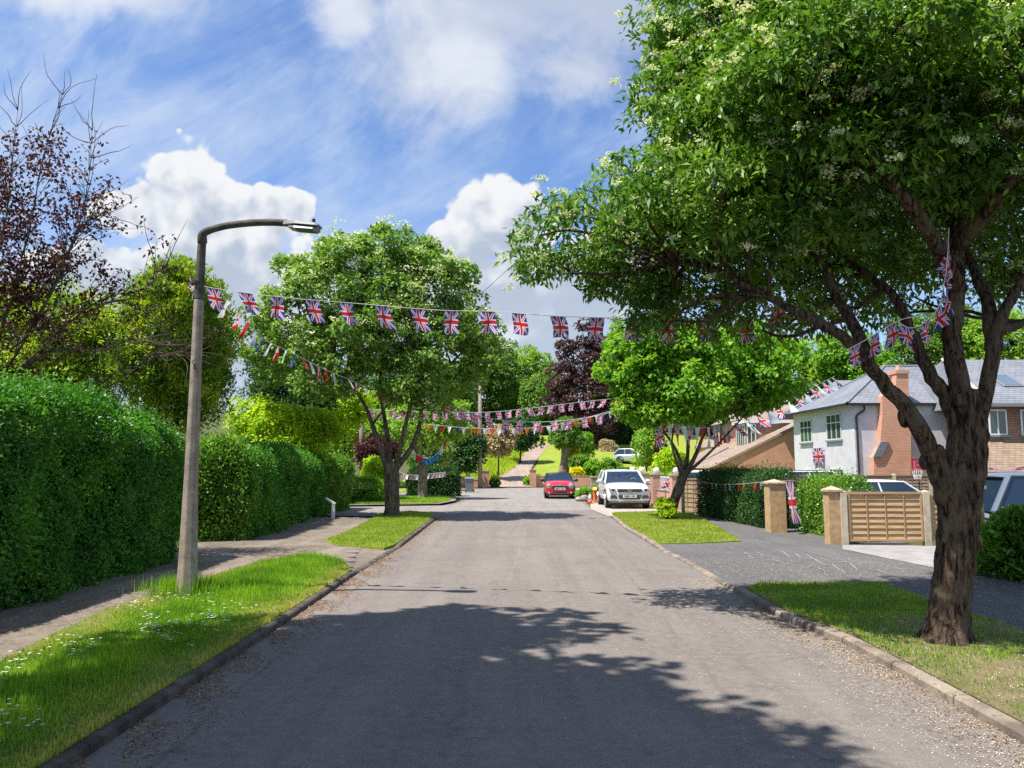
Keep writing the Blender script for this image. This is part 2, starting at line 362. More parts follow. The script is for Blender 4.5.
def grassmat(name, a, b_, c, scale=0.9):
    m, t, b, _ = newmat(name); p = pos(t)
    n = t.noise(p, scale, 5, 0.6, 0.4); n2 = t.noise(p, 38, 4, 0.7)
    col = t.mix(t.step(n, 0.36, 0.62), a, b_); col = t.mix(t.step(n2, 0.4, 0.68, 0, 0.6), col, c)
    t.l.new(col, b.inputs['Base Color']); b.inputs['Roughness'].default_value = 0.95; b.inputs['Specular IOR Level'].default_value = 0.1
    bump(t, b, n2, 0.9, 0.04); return m
M['lawn'] = grassmat('lawn', (0.19, 0.27, 0.03), (0.27, 0.33, 0.04), (0.34, 0.33, 0.09))
M['verge_soil'] = grassmat('verge_soil', (0.12, 0.19, 0.03), (0.22, 0.24, 0.06), (0.30, 0.25, 0.12), 1.8)
M['verge_bare'] = grassmat('verge_bare', (0.11, 0.13, 0.03), (0.26, 0.20, 0.12), (0.33, 0.26, 0.16), 1.6)
M['meadow'] = grassmat('meadow', (0.18, 0.28, 0.03), (0.32, 0.42, 0.04), (0.44, 0.45, 0.04), 0.5)
M['earth'] = grassmat('earth', (0.07, 0.10, 0.03), (0.10, 0.12, 0.04), (0.13, 0.10, 0.06))
M['blade'] = leafmat('grass_blade', ((0.07, 0.16, 0.012), (0.15, 0.29, 0.02), (0.29, 0.40, 0.035)), 0.5, 0.45, vary=0.6)
M['blade_dry'] = leafmat('grass_blade_dry', ((0.18, 0.22, 0.03), (0.32, 0.33, 0.06), (0.46, 0.40, 0.15)), 0.6, 0.4, vary=0.7)
# leaves
M['lf_near'] = leafmat('leaf_glossy', ((0.030, 0.080, 0.012), (0.075, 0.160, 0.022), (0.19, 0.29, 0.04)), 0.45, 0.30)
M['lf_left'] = leafmat('leaf_grey_green', ((0.06, 0.13, 0.02), (0.12, 0.22, 0.035), (0.24, 0.34, 0.08)), 0.5, 0.36)
M['lf_maple'] = leafmat('leaf_bright', ((0.05, 0.14, 0.012), (0.11, 0.25, 0.02), (0.25, 0.37, 0.04)), 0.5, 0.42)
M['lf_hedge'] = leafmat('leaf_privet', ((0.030, 0.105, 0.014), (0.055, 0.17, 0.020), (0.12, 0.28, 0.03)), 0.42, 0.35, vary=0.55)
M['lf_laurel'] = leafmat('leaf_laurel', ((0.04, 0.12, 0.012), (0.09, 0.20, 0.02), (0.20, 0.32, 0.04)), 0.3, 0.3, vary=0.75)
M['lf_lime'] = leafmat('leaf_lime', ((0.13, 0.24, 0.012), (0.28, 0.40, 0.018), (0.46, 0.52, 0.03)), 0.45, 0.45, vary=0.6)
M['lf_gold'] = leafmat('leaf_gold', ((0.30, 0.30, 0.01), (0.55, 0.45, 0.015), (0.70, 0.55, 0.03)), 0.45, 0.4)
M['lf_conifer'] = leafmat('leaf_golden_conifer', ((0.06, 0.14, 0.012), (0.20, 0.30, 0.02), (0.46, 0.50, 0.04)), 0.55, 0.3, vary=0.45)
M['lf_conifer2'] = leafmat('leaf_green_conifer', ((0.05, 0.11, 0.012), (0.16, 0.25, 0.02), (0.42, 0.46, 0.035)), 0.55, 0.3, vary=0.4)
M['lf_dark'] = leafmat('leaf_dark', ((0.015, 0.045, 0.015), (0.03, 0.08, 0.02), (0.06, 0.13, 0.03)), 0.5, 0.25)
M['lf_wood'] = leafmat('leaf_woodland', ((0.055, 0.12, 0.02), (0.10, 0.19, 0.03), (0.18, 0.28, 0.05)), 0.5, 0.35, vary=0.5)
M['lf_woodlight'] = leafmat('leaf_woodland_light', ((0.09, 0.19, 0.02), (0.17, 0.29, 0.035), (0.29, 0.40, 0.06)), 0.5, 0.4, vary=0.5)
M['lf_copper'] = leafmat('leaf_copper', ((0.030, 0.014, 0.018), (0.065, 0.030, 0.036), (0.13, 0.070, 0.075)), 0.5, 0.2)
M['lf_plum'] = leafmat('leaf_plum', ((0.03, 0.010, 0.014), (0.06, 0.016, 0.022), (0.10, 0.03, 0.035)), 0.45, 0.35)
M['lf_pink'] = leafmat('leaf_pinkish', ((0.20, 0.20, 0.09), (0.34, 0.27, 0.17), (0.50, 0.36, 0.26)), 0.5, 0.3)
M['petal'] = leafmat('blossom_cream', ((0.42, 0.46, 0.26), (0.60, 0.60, 0.38), (0.74, 0.72, 0.52)), 0.7, 0.3, 0.2, vary=0.8)
M['petal_w'] = leafmat('blossom_white', ((0.60, 0.58, 0.50), (0.72, 0.70, 0.62), (0.85, 0.84, 0.78)), 0.7, 0.3, 0.2, vary=0.8)
M['bark_near'] = barkmat('bark_near', (0.012, 0.009, 0.007), (0.16, 0.105, 0.070), vs=(14, 14, 2.0), moss=(0.17, 0.13, 0.085))
M['bark'] = barkmat('bark', (0.06, 0.045, 0.034), (0.21, 0.165, 0.125))
M['bark_dark'] = barkmat('bark_dark', (0.03, 0.022, 0.016), (0.09, 0.065, 0.045))
M['bark_pale'] = barkmat('bark_pale', (0.10, 0.075, 0.055), (0.33, 0.26, 0.20))
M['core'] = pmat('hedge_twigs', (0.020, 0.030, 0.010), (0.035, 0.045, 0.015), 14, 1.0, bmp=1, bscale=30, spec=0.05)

# ============================================================ GROUND
def ground():
    xs = sorted(set([-1500, -700, -300, -150, -80, -50, -30, -20, -14, -10, -8, -6, -3, 0, 3, 6.2, 7.6, 9.4, 12, 16, 20, 26, 34, 50, 80, 150, 300, 700, 1500]))
    ys = [-1500, -600, -200, -80, -30, -10, 0, 6, 12, 15.5, 16.4, 18, 22, 26, 30, 34, 40, 46, 54, 60, 70, 80, 95, 115, 140, 170, 230, 400, 800, 2500]
    V = []
    for y in ys:
        for x in xs:
            z = -0.04 + HILL(x, y)
            if x >= 9.4 and 16 < y < 60: z -= 0.42
            V.append((x, y, z))
    n = len(xs); Fq = [(j * n + i, j * n + i + 1, (j + 1) * n + i + 1, (j + 1) * n + i) for j in range(len(ys) - 1) for i in range(n - 1)]
    struct(np_mesh('ground', np.array(V), np.array(Fq), M['earth']))
ground()
def sheet(name, pts, m, z=None, lift=0.0):
    """flat polygon sheet"""
    bm = bmesh.new(); vs = [bm.verts.new((p[0], p[1], (z if z is not None else p[2]) + lift)) for p in pts]
    f = bm.faces.new(vs); bm.normal_update()
    if f.normal.z < 0: f.normal_flip()
    bmesh.ops.triangulate(bm, faces=bm.faces[:])
    me = bpy.data.meshes.new(name); bm.to_mesh(me); bm.free(); me.materials.append(m)
    o = bpy.data.objects.new(name, me); COL.objects.link(o); return struct(o)
KL = [(70, 768), (200, 681), (290, 620), (357, 574), (400, 548), (437, 519)]
KR = [(1024, 745), (897, 673), (843, 644), (780, 619), (722, 585), (684, 562), (657, 549), (640, 538), (624, 529), (612, 518)]
kl = [GP(*p) for p in KL]; kr = [GP(*p) for p in KR]
def back(p, q, y):      # extend the line q->p back to y
    t = (y - p.y) / (q.y - p.y); return p + (q - p) * t
kl = [back(kl[0], kl[1], -12.0)] + kl
kr = [back(kr[0], kr[1], -12.0)] + kr
def V3(x, y, z=0.0): return Vector((x, y, z))
road_pts = kl + [V3(-3.2, 25.6), V3(-12, 25.9), V3(-12, 31.2), V3(-6.2, 31.6), V3(-2.9, 32.6), V3(-2.4, 36), V3(-2.8, 41.0), V3(-7, 42.0), V3(-7, 59), V3(6.5, 59.2), V3(4.6, 50), V3(3.75, 42), V3(3.4, 36), V3(3.2, 30.5), V3(3.25, 26.0)] + kr[::-1]
sheet('road', road_pts, M['road'], 0.0)
# far junction, paler worn surface laid over the asphalt
sheet('junction_surface', [V3(-11.8, 26.1), V3(-11.8, 31.0), V3(-6, 31.4), V3(-2.7, 32.4), V3(-2.2, 36), V3(-2.6, 41.2), V3(-6.8, 42.2), V3(-6.8, 58.8), V3(6.3, 59.0), V3(4.4, 50), V3(3.6, 42), V3(3.2, 36), V3(3.05, 30.5), V3(3.1, 29), V3(0.5, 28.4), V3(-2.2, 27.2)],
      asphalt('junction_asphalt', (0.26, 0.238, 0.215), (0.32, 0.29, 0.26), 0.2), 0.004)
def offset_line(pts, d):
    out = []
    for i, p in enumerate(pts):
        a = pts[max(i - 1, 0)]; b = pts[min(i + 1, len(pts) - 1)]
        t = (b - a).normalized(); nrm = Vector((t.y, -t.x, 0)); out.append(p + nrm * d)
    return out
def resample(pts, st):
    out = [pts[0].copy()]
    for a, b in zip(pts[:-1], pts[1:]):
        L = (b - a).length; n = max(1, int(round(L / st)))
        out += [a.lerp(b, i / n) for i in range(1, n + 1)]
    return out
def side(sgn, line, drops, wid, mat, name, kmat):
    """kerb and footway sheet beside the road; drops: (y0, y1) of dropped kerbs"""
    L = resample(line, 0.3)
    def dr(y):
        k = 0.0
        for a, b in drops:
            k = max(k, min(1, max(0, min((y - a) / 0.7 + 0.5, (b - y) / 0.7 + 0.5))))
        return k
    K0 = L; K1 = offset_line(L, sgn * 0.11)
    mb = MB(); n = len(L)
    for i in range(n):
        k = dr(L[i].y); h = 0.066 * (1 - k) + 0.022 * k; j = 0.002 * math.sin(i * .7) + 0.002 * math.sin(i * .31)
        a, b = K0[i], K1[i]; d = (b - a).normalized()
        mb.v += [(a.x, a.y, -0.05), (a.x + d.x * .008, a.y, h - .018 + j * .4), (a.x + d.x * .028, a.y, h + j * .4), (b.x, b.y, h + j * .4), (b.x, b.y, -0.05)]
    for i in range(n - 1):
        for k in range(4):
            q = (i * 5 + k, (i + 1) * 5 + k, (i + 1) * 5 + k + 1, i * 5 + k + 1); mb.f.append(q if sgn < 0 else q[::-1]); mb.m.append(0)
    struct(mb.build('kerb', kmat))
    ds = [0.11, 0.4, 0.9, 1.6, wid]
    V = []
    for i in range(n):
        k = dr(L[i].y); 
        for j, d in enumerate(ds):
            q = offset_line(L[max(i - 1, 0):i + 2], sgn * d)[1 if i > 0 else 0]
            z = 0.055 if not k else 0.055 * (1 - k) + k * min(0.055, 0.018 + 0.04 * (d - 0.11))
            x = q.x if j < len(ds) - 1 else sgn * wid
            V.append((x, q.y if j < len(ds) - 1 else L[i].y, z))
    m_ = len(ds); Fq = [(i * m_ + j, (i + 1) * m_ + j, (i + 1) * m_ + j + 1, i * m_ + j + 1) for i in range(n - 1) for j in range(m_ - 1)]
    Fq = np.array(Fq); 
    if sgn > 0: Fq = Fq[:, ::-1]
    struct(np_mesh(name, np.array(V), Fq, mat))
side(-1, kl, [(GP(357, 574).y, GP(402, 547).y)], 6.6, M['path'], 'pavement', M['kerb'])
side(1, kr, [(GP(727, 589).y + .15, GP(657, 549).y)], 8.2, M['cross'], 'pavement', M['kerb_clean'])
# darker kerb stones by the near right verge are the same run; verges
def ZP(l, z=0.065): return [GP(x, y, z) for x, y in l]
VERGES = []
def verge(pts, mat, z=0.074):
    """a verge is a low slab of turf with real edges"""
    VERGES.append(pts); P = [Vector((p[0], p[1], z)) for p in pts]; bm = bmesh.new(); top = bm.faces.new([bm.verts.new(p) for p in P]); bm.normal_update()
    if top.normal.z < 0: top.normal_flip()
    r = bmesh.ops.extrude_face_region(bm, geom=[top]); bmesh.ops.translate(bm, vec=(0, 0, -.2), verts=[v for v in r['geom'] if isinstance(v, bmesh.types.BMVert)]); bmesh.ops.recalc_face_normals(bm, faces=bm.faces[:]); bmesh.ops.triangulate(bm, faces=bm.faces[:])
    me = bpy.data.meshes.new('verge'); bm.to_mesh(me); bm.free(); me.materials.append(mat); o = bpy.data.objects.new('verge', me); COL.objects.link(o); struct(o)
v1 = ZP([(342, 562), (300, 557), (262, 561), (225, 572), (170, 588), (100, 612), (50, 636), (0, 662)])
v1 = [*v1, V3(-4.15, 4.0), V3(-4.1, -6)] 
def kedge(line, y0, y1, off):
    return [p for p in offset_line(resample(line, 0.4), off) if y0 <= p.y <= y1]
kin = kedge(kl, -6, GP(342, 575).y + .25, -0.085)
verge_1 = kin + v1
verge(verge_1, M['verge_soil'])
kin2 = kedge(kl, GP(402, 549).y - .1, 25.0, -0.12)
verge_2 = kin2 + ZP([(432, 513.5), (410, 511.5), (380, 514), (372, 519), (350, 531), (325, 541), (336, 545), (384, 548)])
verge(verge_2, M['lawn'])
kin3 = kedge(kr, GP(765, 606).y - 6.8, GP(735, 590).y, 0.12)
verge_3 = kin3 + ZP([(760, 583), (880, 583), (905, 592), (960, 610), (1024, 632)]) + [V3(6.0, 7.6), V3(5.6, 5.0), V3(4.6, 2.4)]
verge(verge_3, M['verge_bare'])
kin4 = kedge(kr, GP(657, 549).y + .15, 25.2, 0.12)
verge_4 = kin4 + ZP([(612, 513), (660, 511.5), (690, 512), (716, 526), (741, 541), (700, 543)])
verge(verge_4, M['lawn'])
struct(sheet('path_far', [V3(-12, 31.6, 0), V3(-6.2, 31.8), V3(-3.1, 32.8), V3(-2.6, 36), V3(-3.0, 40.8), V3(-8, 41.5), V3(-12, 41.5)], M['path'], 0.06))
verge_5 = [V3(-6.6, 32.3), V3(-3.4, 33.2), V3(-2.9, 36), V3(-3.1, 39.5), V3(-6.6, 40.2)]
verge(verge_5, M['lawn'], 0.085)
# forecourt on the right, gravel frontage behind the fence panels
sheet('forecourt', [V3(3.15, 25.4), V3(3.0, 29.5), V3(3.35, 33.0), V3(3.55, 36.5), V3(6.6, 36.2), V3(9, 30), V3(8.2, 25.2)], M['pale'], 0.012)
sheet('drive_entrance', ZP([(843, 545), (940, 546), (1000, 552), (990, 570), (935, 568), (842, 549)], 0.06), M['slab'], 0.062)
# hill drive between the brick piers
lp = [(488, 487.3), (488, 474), (500, 473), (508, 471.5), (514, 467.5), (519, 462), (524, 454), (528, 449), (533, 445), (541, 443)]
rp = [(531, 487.3), (529, 479), (529.5, 474), (530.5, 471), (532, 467.5), (535, 463), (538.5, 458), (543, 452), (547, 447), (556, 444)]
def gh(x, y): return GP(x, y, 0) if y > 480 else GT(x, y)
a = [gh(*p) for p in lp]; b = [gh(*p) for p in rp]
V = []; 
for p, q in zip(a, b):
    V += [(p.x, p.y, HILL(0, p.y) + .03), (q.x, q.y, HILL(0, q.y) + .03)]
struct(np_mesh('hill_drive', np.array(V), np.array([(2 * i, 2 * i + 1, 2 * i + 3, 2 * i + 2) for i in range(len(a) - 1)]), M['drive']))
def hill_sheet(name, pts, m, lift):
    ys = sorted(set([p[1] for p in pts]));
    V = [(x, y, HILL(0, y) + lift) for x, y in pts]
    return sheet(name, V, m)
hill_sheet('meadow', [(-9, 60.2), (-1.9, 60.2), (-.8, 68), (0.2, 72), (1.4, 84), (1.8, 93), (-9, 93)], M['meadow'], .012)
hill_sheet('lawn', [(1.5, 60.4), (26, 60.4), (26, 110), (3.4, 110), (3.2, 92), (2.7, 78), (1.7, 68)], M['lawn'], .012)
sheet('lawn', [(4.0, 42), (4.9, 50), (6.6, 59.4), (22, 59.4), (14, 42)], M['lawn'], -0.025)
sheet('lawn', [(-7.2, 42.4), (-7.2, 59.2), (-20, 59.2), (-20, 42.4)], M['lawn'], -0.025)

# ============================================================ FOLIAGE
def nrm(a): return a / np.maximum(np.linalg.norm(a, axis=1, keepdims=True), 1e-9)
def rand_dir(n): return nrm(RG.normal(size=(n, 3)))
def leaves(P, A, N, L, Wd, fold=0.25):
    n = len(P); A = nrm(A); S = nrm(np.cross(A, N)); N2 = np.cross(S, A)
    L = np.broadcast_to(L, (n,))[:, None]; Wd = np.broadcast_to(Wd, (n,))[:, None]
    v0 = P; v2 = P + A * L - N2 * L * .12; v1 = P + A * L * .45 + S * Wd * .5 + N2 * Wd * fold; v3 = P + A * L * .45 - S * Wd * .5 + N2 * Wd * fold
    V = np.stack([v0, v1, v2, v3], 1).reshape(-1, 3); Fq = np.arange(4 * n).reshape(-1, 4); return V, Fq
def clump_leaves(cc, cr, out, per, L, Wd, flat=0.7, up=0.45, droop=0.3, jit=0.5):
    """cc: clump centres, cr radii, out: outward direction; returns leaves spread over the clump's sunny side"""
    n = len(cc); I = np.repeat(np.arange(n), per); m = len(I)
    u = rand_dir(m) + out[I] * 0.5 + np.array([0, 0, up]); u = nrm(u)
    r = cr[I][:, None] * RG.uniform(0.45, 1.0, (m, 1)) ** 0.7
    P = cc[I] + u * r * np.array([1, 1, flat])
    A = u * 0.55 + rand_dir(m) * 0.7 + np.array([0, 0, -droop])
    N = np.array([0, 0, 0.65]) + u * 0.5 + rand_dir(m) * jit
    return leaves(P, A, N, L * RG.uniform(.65, 1.25, m), Wd * RG.uniform(.7, 1.2, m))
def lobe_clumps(lobes, n, shell=0.55, noise=0.12):
    """sample clump centres over a set of ellipsoid lobes (cx,cy,cz,rx,ry,rz)"""
    lb = np.array(lobes, float); vol = (lb[:, 3] * lb[:, 4] + lb[:, 3] * lb[:, 5] + lb[:, 4] * lb[:, 5]); pr = vol / vol.sum()
    I = RG.choice(len(lb), n, p=pr); u = rand_dir(n)
    r = RG.uniform(shell, 1.0, n) ** 0.8 * (1 + RG.normal(0, noise, n))
    c = lb[I, :3] + u * lb[I, 3:6] * r[:, None]
    # drop points deep inside another lobe
    keep = np.ones(n, bool)
    for k in range(len(lb)):
        q = np.linalg.norm((c - lb[k, :3]) / lb[k, 3:6], axis=1); keep &= ~((q < 0.5) & (I != k))
    ctr = lb[:, :3].mean(0)
    out = nrm(c - (lb[I, :3] * .6 + ctr * .4))
    return c[keep], out[keep]
def crown(name, lobes, mat, parent, clumps, per, cr, L, Wd, flat=.7, up=.45, droop=.3, shell=.55, noise=.12, jit=.5, blossom=None, cut=None):
    c, out = lobe_clumps(lobes, clumps, shell, noise)
    if cut is not None: k = cut(c); c, out = c[k], out[k]
    rr = cr * RG.uniform(.6, 1.35, len(c))
    V, Fq = clump_leaves(c, rr, out, per, L, Wd, flat, up, droop, jit)
    o = np_mesh(name, V, Fq, mat, parent)
    if blossom:     # flat heads of tiny flowers on the outside of the clumps
        frac, hr, cnt, ps, bmat = blossom
        k = RG.random(len(c)) < frac; bc = c[k] + (out[k] * .35 + np.array([0, 0, .45])) * rr[k][:, None]
        nh = 3; H = np.repeat(bc, nh, 0) + RG.normal(0, 1, (len(bc) * nh, 3)) * rr[k].mean() * .42
        I = np.repeat(np.arange(len(H)), cnt); m = len(I)
        P = H[I] + RG.normal(0, 1, (m, 3)) * np.array([hr, hr, hr * .35]) * .5
        V, Fq = leaves(P, rand_dir(m), np.array([0, 0, 1.0]) + rand_dir(m) * .6, ps, ps, .1)
        np_mesh('blossom', V, Fq, bmat, parent)
    return c
def limb_pts(pts, n=4, wob=0.0, seed=0):
    """smooth polyline through pts (Catmull-Rom)"""
    rg = random.Random(seed); P = [Vector(p) for p in pts]; P = [P[0] * 2 - P[1]] + P + [P[-1] * 2 - P[-2]]; out = []
    for i in range(1, len(P) - 2):
        for k in range(n):
            t = k / n; a, b, c, d = P[i - 1], P[i], P[i + 1], P[i + 2]
            q = 0.5 * ((2 * b) + (c - a) * t + (2 * a - 5 * b + 4 * c - d) * t * t + (3 * b - a - 3 * c + d) * t ** 3)
            out.append(q + Vector((rg.uniform(-1, 1), rg.uniform(-1, 1), rg.uniform(-1, 1))) * wob)
    out.append(P[-2]); return out
def limb(mb, pts, r0, r1, sides=8, seed=0, wob=.05, n=4, flare=0, bend=0.0):
    q = limb_pts(pts, n, bend, seed); m = len(q) - 1
    rr = [r0 + (r1 - r0) * (i / m) ** .8 + flare * math.exp(-i * 1.3) for i in range(m + 1)]
    mb.tube(q, rr, sides, wob=wob, seed=seed)
def twigs(mb, limbs, targets, n, r0=.03, seed=3, sides=5, r1=.006):
    """thin branches from the nearest limb point to some clump centres"""
    rg = random.Random(seed); base = np.array([p[:] for l in limbs for p in l])
    idx = rg.sample(range(len(targets)), min(n, len(targets)))
    for i in idx:
        t = targets[i]; d = np.linalg.norm(base - t, axis=1) + np.maximum(0, base[:, 2] - t[2]) * 1.2; b = base[int(d.argmin())]
        L = np.linalg.norm(t - b); mid = (b + t) / 2 + np.array([rg.uniform(-.1, .1), rg.uniform(-.1, .1), -.10 if rg.random() < .5 else .08]) * L
        mb.tube(limb_pts([Vector(b), Vector(mid), Vector(t)], 3, .02 * L, i), [r0 * (1 - .12 * k) * (1 if L > .8 else .7) + r1 for k in range(7)], sides)

def P3(x, y, Y): p = PX(x, y, Y); return (p.x, p.y, p.z)
def lob(x, y, Y, rx, ry=None, rz=None): p = PX(x, y, Y); return (p.x, p.y, p.z, rx, ry or rx, rz or rx * .8)

# ---------------- the big tree on the right
def big_tree():
    base = GP(948, 637, .1); D = base.y
    t = thing('blossoming_tree', 'big dark forked tree with cream blossom on the near right verge', 'tree', base)
    mb = MB()
    def W(l, dy=0.0): return [PX(x, y, D + k) for (x, y, k) in l]
    L1 = W([(946, 641, 0), (949, 612, 0), (955, 565, 0), (959, 515, 0), (963, 475, 0), (967, 445, 0), (966, 415, 0), (962, 390, 0)])
    q = limb_pts(L1, 14); m = len(q) - 1; NS = 72; vs = []
    for i in range(m + 1):
        f = i / m; zz = q[i].z; r0 = .160 - .050 * f + .060 * math.exp(-f * 9) + .028 * math.exp(-((f - .60) / .12) ** 2)
        for k in range(NS):
            th = 2 * math.pi * k / NS
            ridge = abs(math.sin(4.5 * th + 1.1 * math.sin(zz * 2.3) + .6 * math.sin(zz * 7))) ** .5 * .016 + abs(math.sin(11 * th + 1.7 * math.sin(zz * 3.1 + 1) + .8 * math.sin(zz * 11))) ** .6 * .010 + .006 * math.sin(zz * 31 + th * 5)
            r = r0 + ridge - .012 + (.045 * max(0, math.sin(th * 3 + .8)) + .03 * max(0, math.sin(th * 5 + 2))) * math.exp(-zz * 5.5) + .022 * math.sin(th * 2 + zz * 1.7)
            vs.append(q[i] + Vector((math.cos(th) * r, math.sin(th) * r, 0)))
    mb.add(vs, [(i * NS + k, i * NS + (k + 1) % NS, (i + 1) * NS + (k + 1) % NS, (i + 1) * NS + k) for i in range(m) for k in range(NS)] + [tuple(range(m * NS, (m + 1) * NS))])
    limbs = []
    def lm(l, r0, r1, seed, sides=10): 
        p = W(l); limb(mb, p, r0, r1, sides, seed, .07, 4, bend=.012); limbs.append(limb_pts(p, 4))
    lm([(966, 455, 0), (966, 425, 0), (961, 387, 0), (953, 350, 0.1), (956, 290, .15), (957, 243, .2), (966, 190, .4), (985, 120, .6), (990, 40, .8)], .112, .06, 1, 14)
    lm([(950, 505, 0.02), (938, 470, 0), (926, 440, -.05), (905, 407, -.1), (885, 385, -.1), (866, 362, -.2), (843, 337, -.3), (808, 317, -.2), (768, 296, .2), (720, 272, .5), (675, 262, .8)], .108, .02, 2, 12)
    lm([(960, 425, 0), (945, 395, 0.1), (929, 372, .1), (913, 337, .2), (897, 301, .3), (866, 274, .6), (820, 235, 1.0), (770, 190, 1.2), (730, 150, 1.2)], .082, .02, 3)
    lm([(970, 450, 0), (986, 390, .1), (997, 329, .1), (1015, 292, .2), (1045, 250, .2), (1080, 180, .2)], .085, .035, 4)
    lm([(994, 350, .1), (988, 305, .3), (975, 272, .5), (955, 235, .9), (930, 190, 1.3)], .08, .03, 5)
    lm([(958, 290, .15), (930, 235, -.3), (890, 180, -.5), (840, 120, -.5), (790, 90, -.4)], .085, .02, 6)
    lm([(956, 250, .2), (995, 200, -.3), (1040, 150, -.6), (1090, 100, -.6)], .08, .03, 7)
    lm([(870, 366, -.2), (840, 300, .3), (800, 230, .6), (740, 200, .9)], .07, .02, 8)
    lm([(990, 130, .6), (940, 70, 1.0), (890, 10, 1.4), (850, -60, 1.6)], .07, .02, 9)
    lm([(990, 330, .2), (1030, 320, 1.2), (1090, 270, 2.4)], .07, .02, 10)
    # burrs where old limbs were cut
    for (x, y, dy, r) in [(966, 488, -.20, .06), (983, 436, -.05, .062), (980, 424, -.05, .045), (905, 417, -.08, .07), (898, 395, -.1, .045), (924, 462, -.05, .05), (940, 452, -.12, .05), (960, 400, -.15, .05)]:
        mb.sphere(PX(x, y, D + dy * .55), r * .95, seg=14, rings=9, wob=.07, seed=int(x), sc=(1, .8, 1.5))
    D2 = D + .9
    lobes = [lob(745, 195, 7.0, .7, .6, .30), lob(805, 185, 7.0, .7, .6, .30), lob(695, 200, 7.4, .6, .6, .28), lob(855, 165, 6.9, .7, .6, .28), lob(770, 240, 7.3, .7, .6, .22), lob(830, 225, 7.4, .6, .5, .22), lob(800, 62, 6.4, .75, .6, .32), lob(765, 100, 6.8, .6, .6, .3), lob(885, 50, 6.2, .8, .6, .32), lob(960, 42, 6.1, .8, .6, .32), lob(1030, 60, 6.2, .8, .6, .32), lob(855, 85, 6.75, .95, .7, .36), lob(930, 62, 6.7, 1.0, .7, .38), lob(1000, 75, 6.7, .8, .7, .38), lob(790, 120, 7.1, .8, .7, .40), lob(885, 130, 7.0, .9, .7, .32), lob(960, 130, 6.9, .8, .6, .30), lob(870, 20, 7.2, 1.1, .8, .4), lob(880, 20, D2, 2.2, 1.6, 1.3), lob(860, 60, D2, 1.7, 1.7, 1.2), lob(780, 110, D2, 1.25, 1.3, .9), lob(735, 165, D2 + .2, .95, 1.1, .7), lob(960, 90, D2 - .5, 1.6, 1.4, .9), lob(1040, 120, D2, 1.8, 1.8, 1.5),
             lob(722, 60, D2 + .6, .75, 1, .9), lob(745, 0, D2 + .6, 1.1, 1.2, .9), lob(860, -40, D2 + .5, 1.7, 1.6, .9), lob(990, -60, D2, 1.8, 1.8, 1.1),
             lob(650, 205, D2 + .6, .80, .9, .5), lob(590, 238, D2 + .8, .75, .8, .40), lob(560, 262, D2 + .8, .42, .5, .25), lob(670, 270, D2 + .7, .75, .9, .40), lob(655, 310, D2 + .6, .38, .5, .20),
             lob(730, 262, D2 + .4, .8, .9, .55), lob(800, 240, D2 + .6, 1.0, 1.1, .6), lob(785, 308, D2 + .4, .75, .8, .28), lob(865, 290, D2 + .8, .70, .9, .45), lob(700, 318, D2 + .5, .45, .5, .22),
             lob(900, 190, D2 + .8, 1.2, 1.2, .7), lob(1010, 215, D2 + 1.4, 1.2, 1.2, .7), lob(1060, 260, D2 + 2.0, 1.1, 1.2, .6), lob(930, 235, D2 + 2.2, 1.3, 1.2, .6), lob(700, 120, D2 + .4, .75, .9, .7),
             lob(1010, 160, D2 - 1.2, 1.2, .9, .45), lob(800, 60, D2 - .6, 1.0, .9, .5), lob(690, 80, D2 + .8, .40, .6, .4), lob(640, 235, D2 + .4, .9, .9, .35), lob(700, 230, D2 + .4, .8, .9, .45), lob(600, 285, D2 + .7, .35, .4, .15)]
    TR = []
    def cut(c):   # nothing hangs low in front of the trunk
        bx = (c[:, 1] < D + .4) & (c[:, 2] < 4.1) & (c[:, 0] > 3.2)
        return ~bx & (c[:, 1] > D - 2.6)
    cc = crown('crown', lobes, M['lf_near'], t, 1750, 96, .36, .112, .040, flat=.55, up=.65, droop=.35, shell=.5, noise=.06, jit=.32, blossom=(.55, .070, 36, .030, M['petal']), cut=cut)
    twigs(mb, limbs, cc, 420, .020, 8)
    mb.build('trunk', M['bark_near'], t, smooth=True)
big_tree()

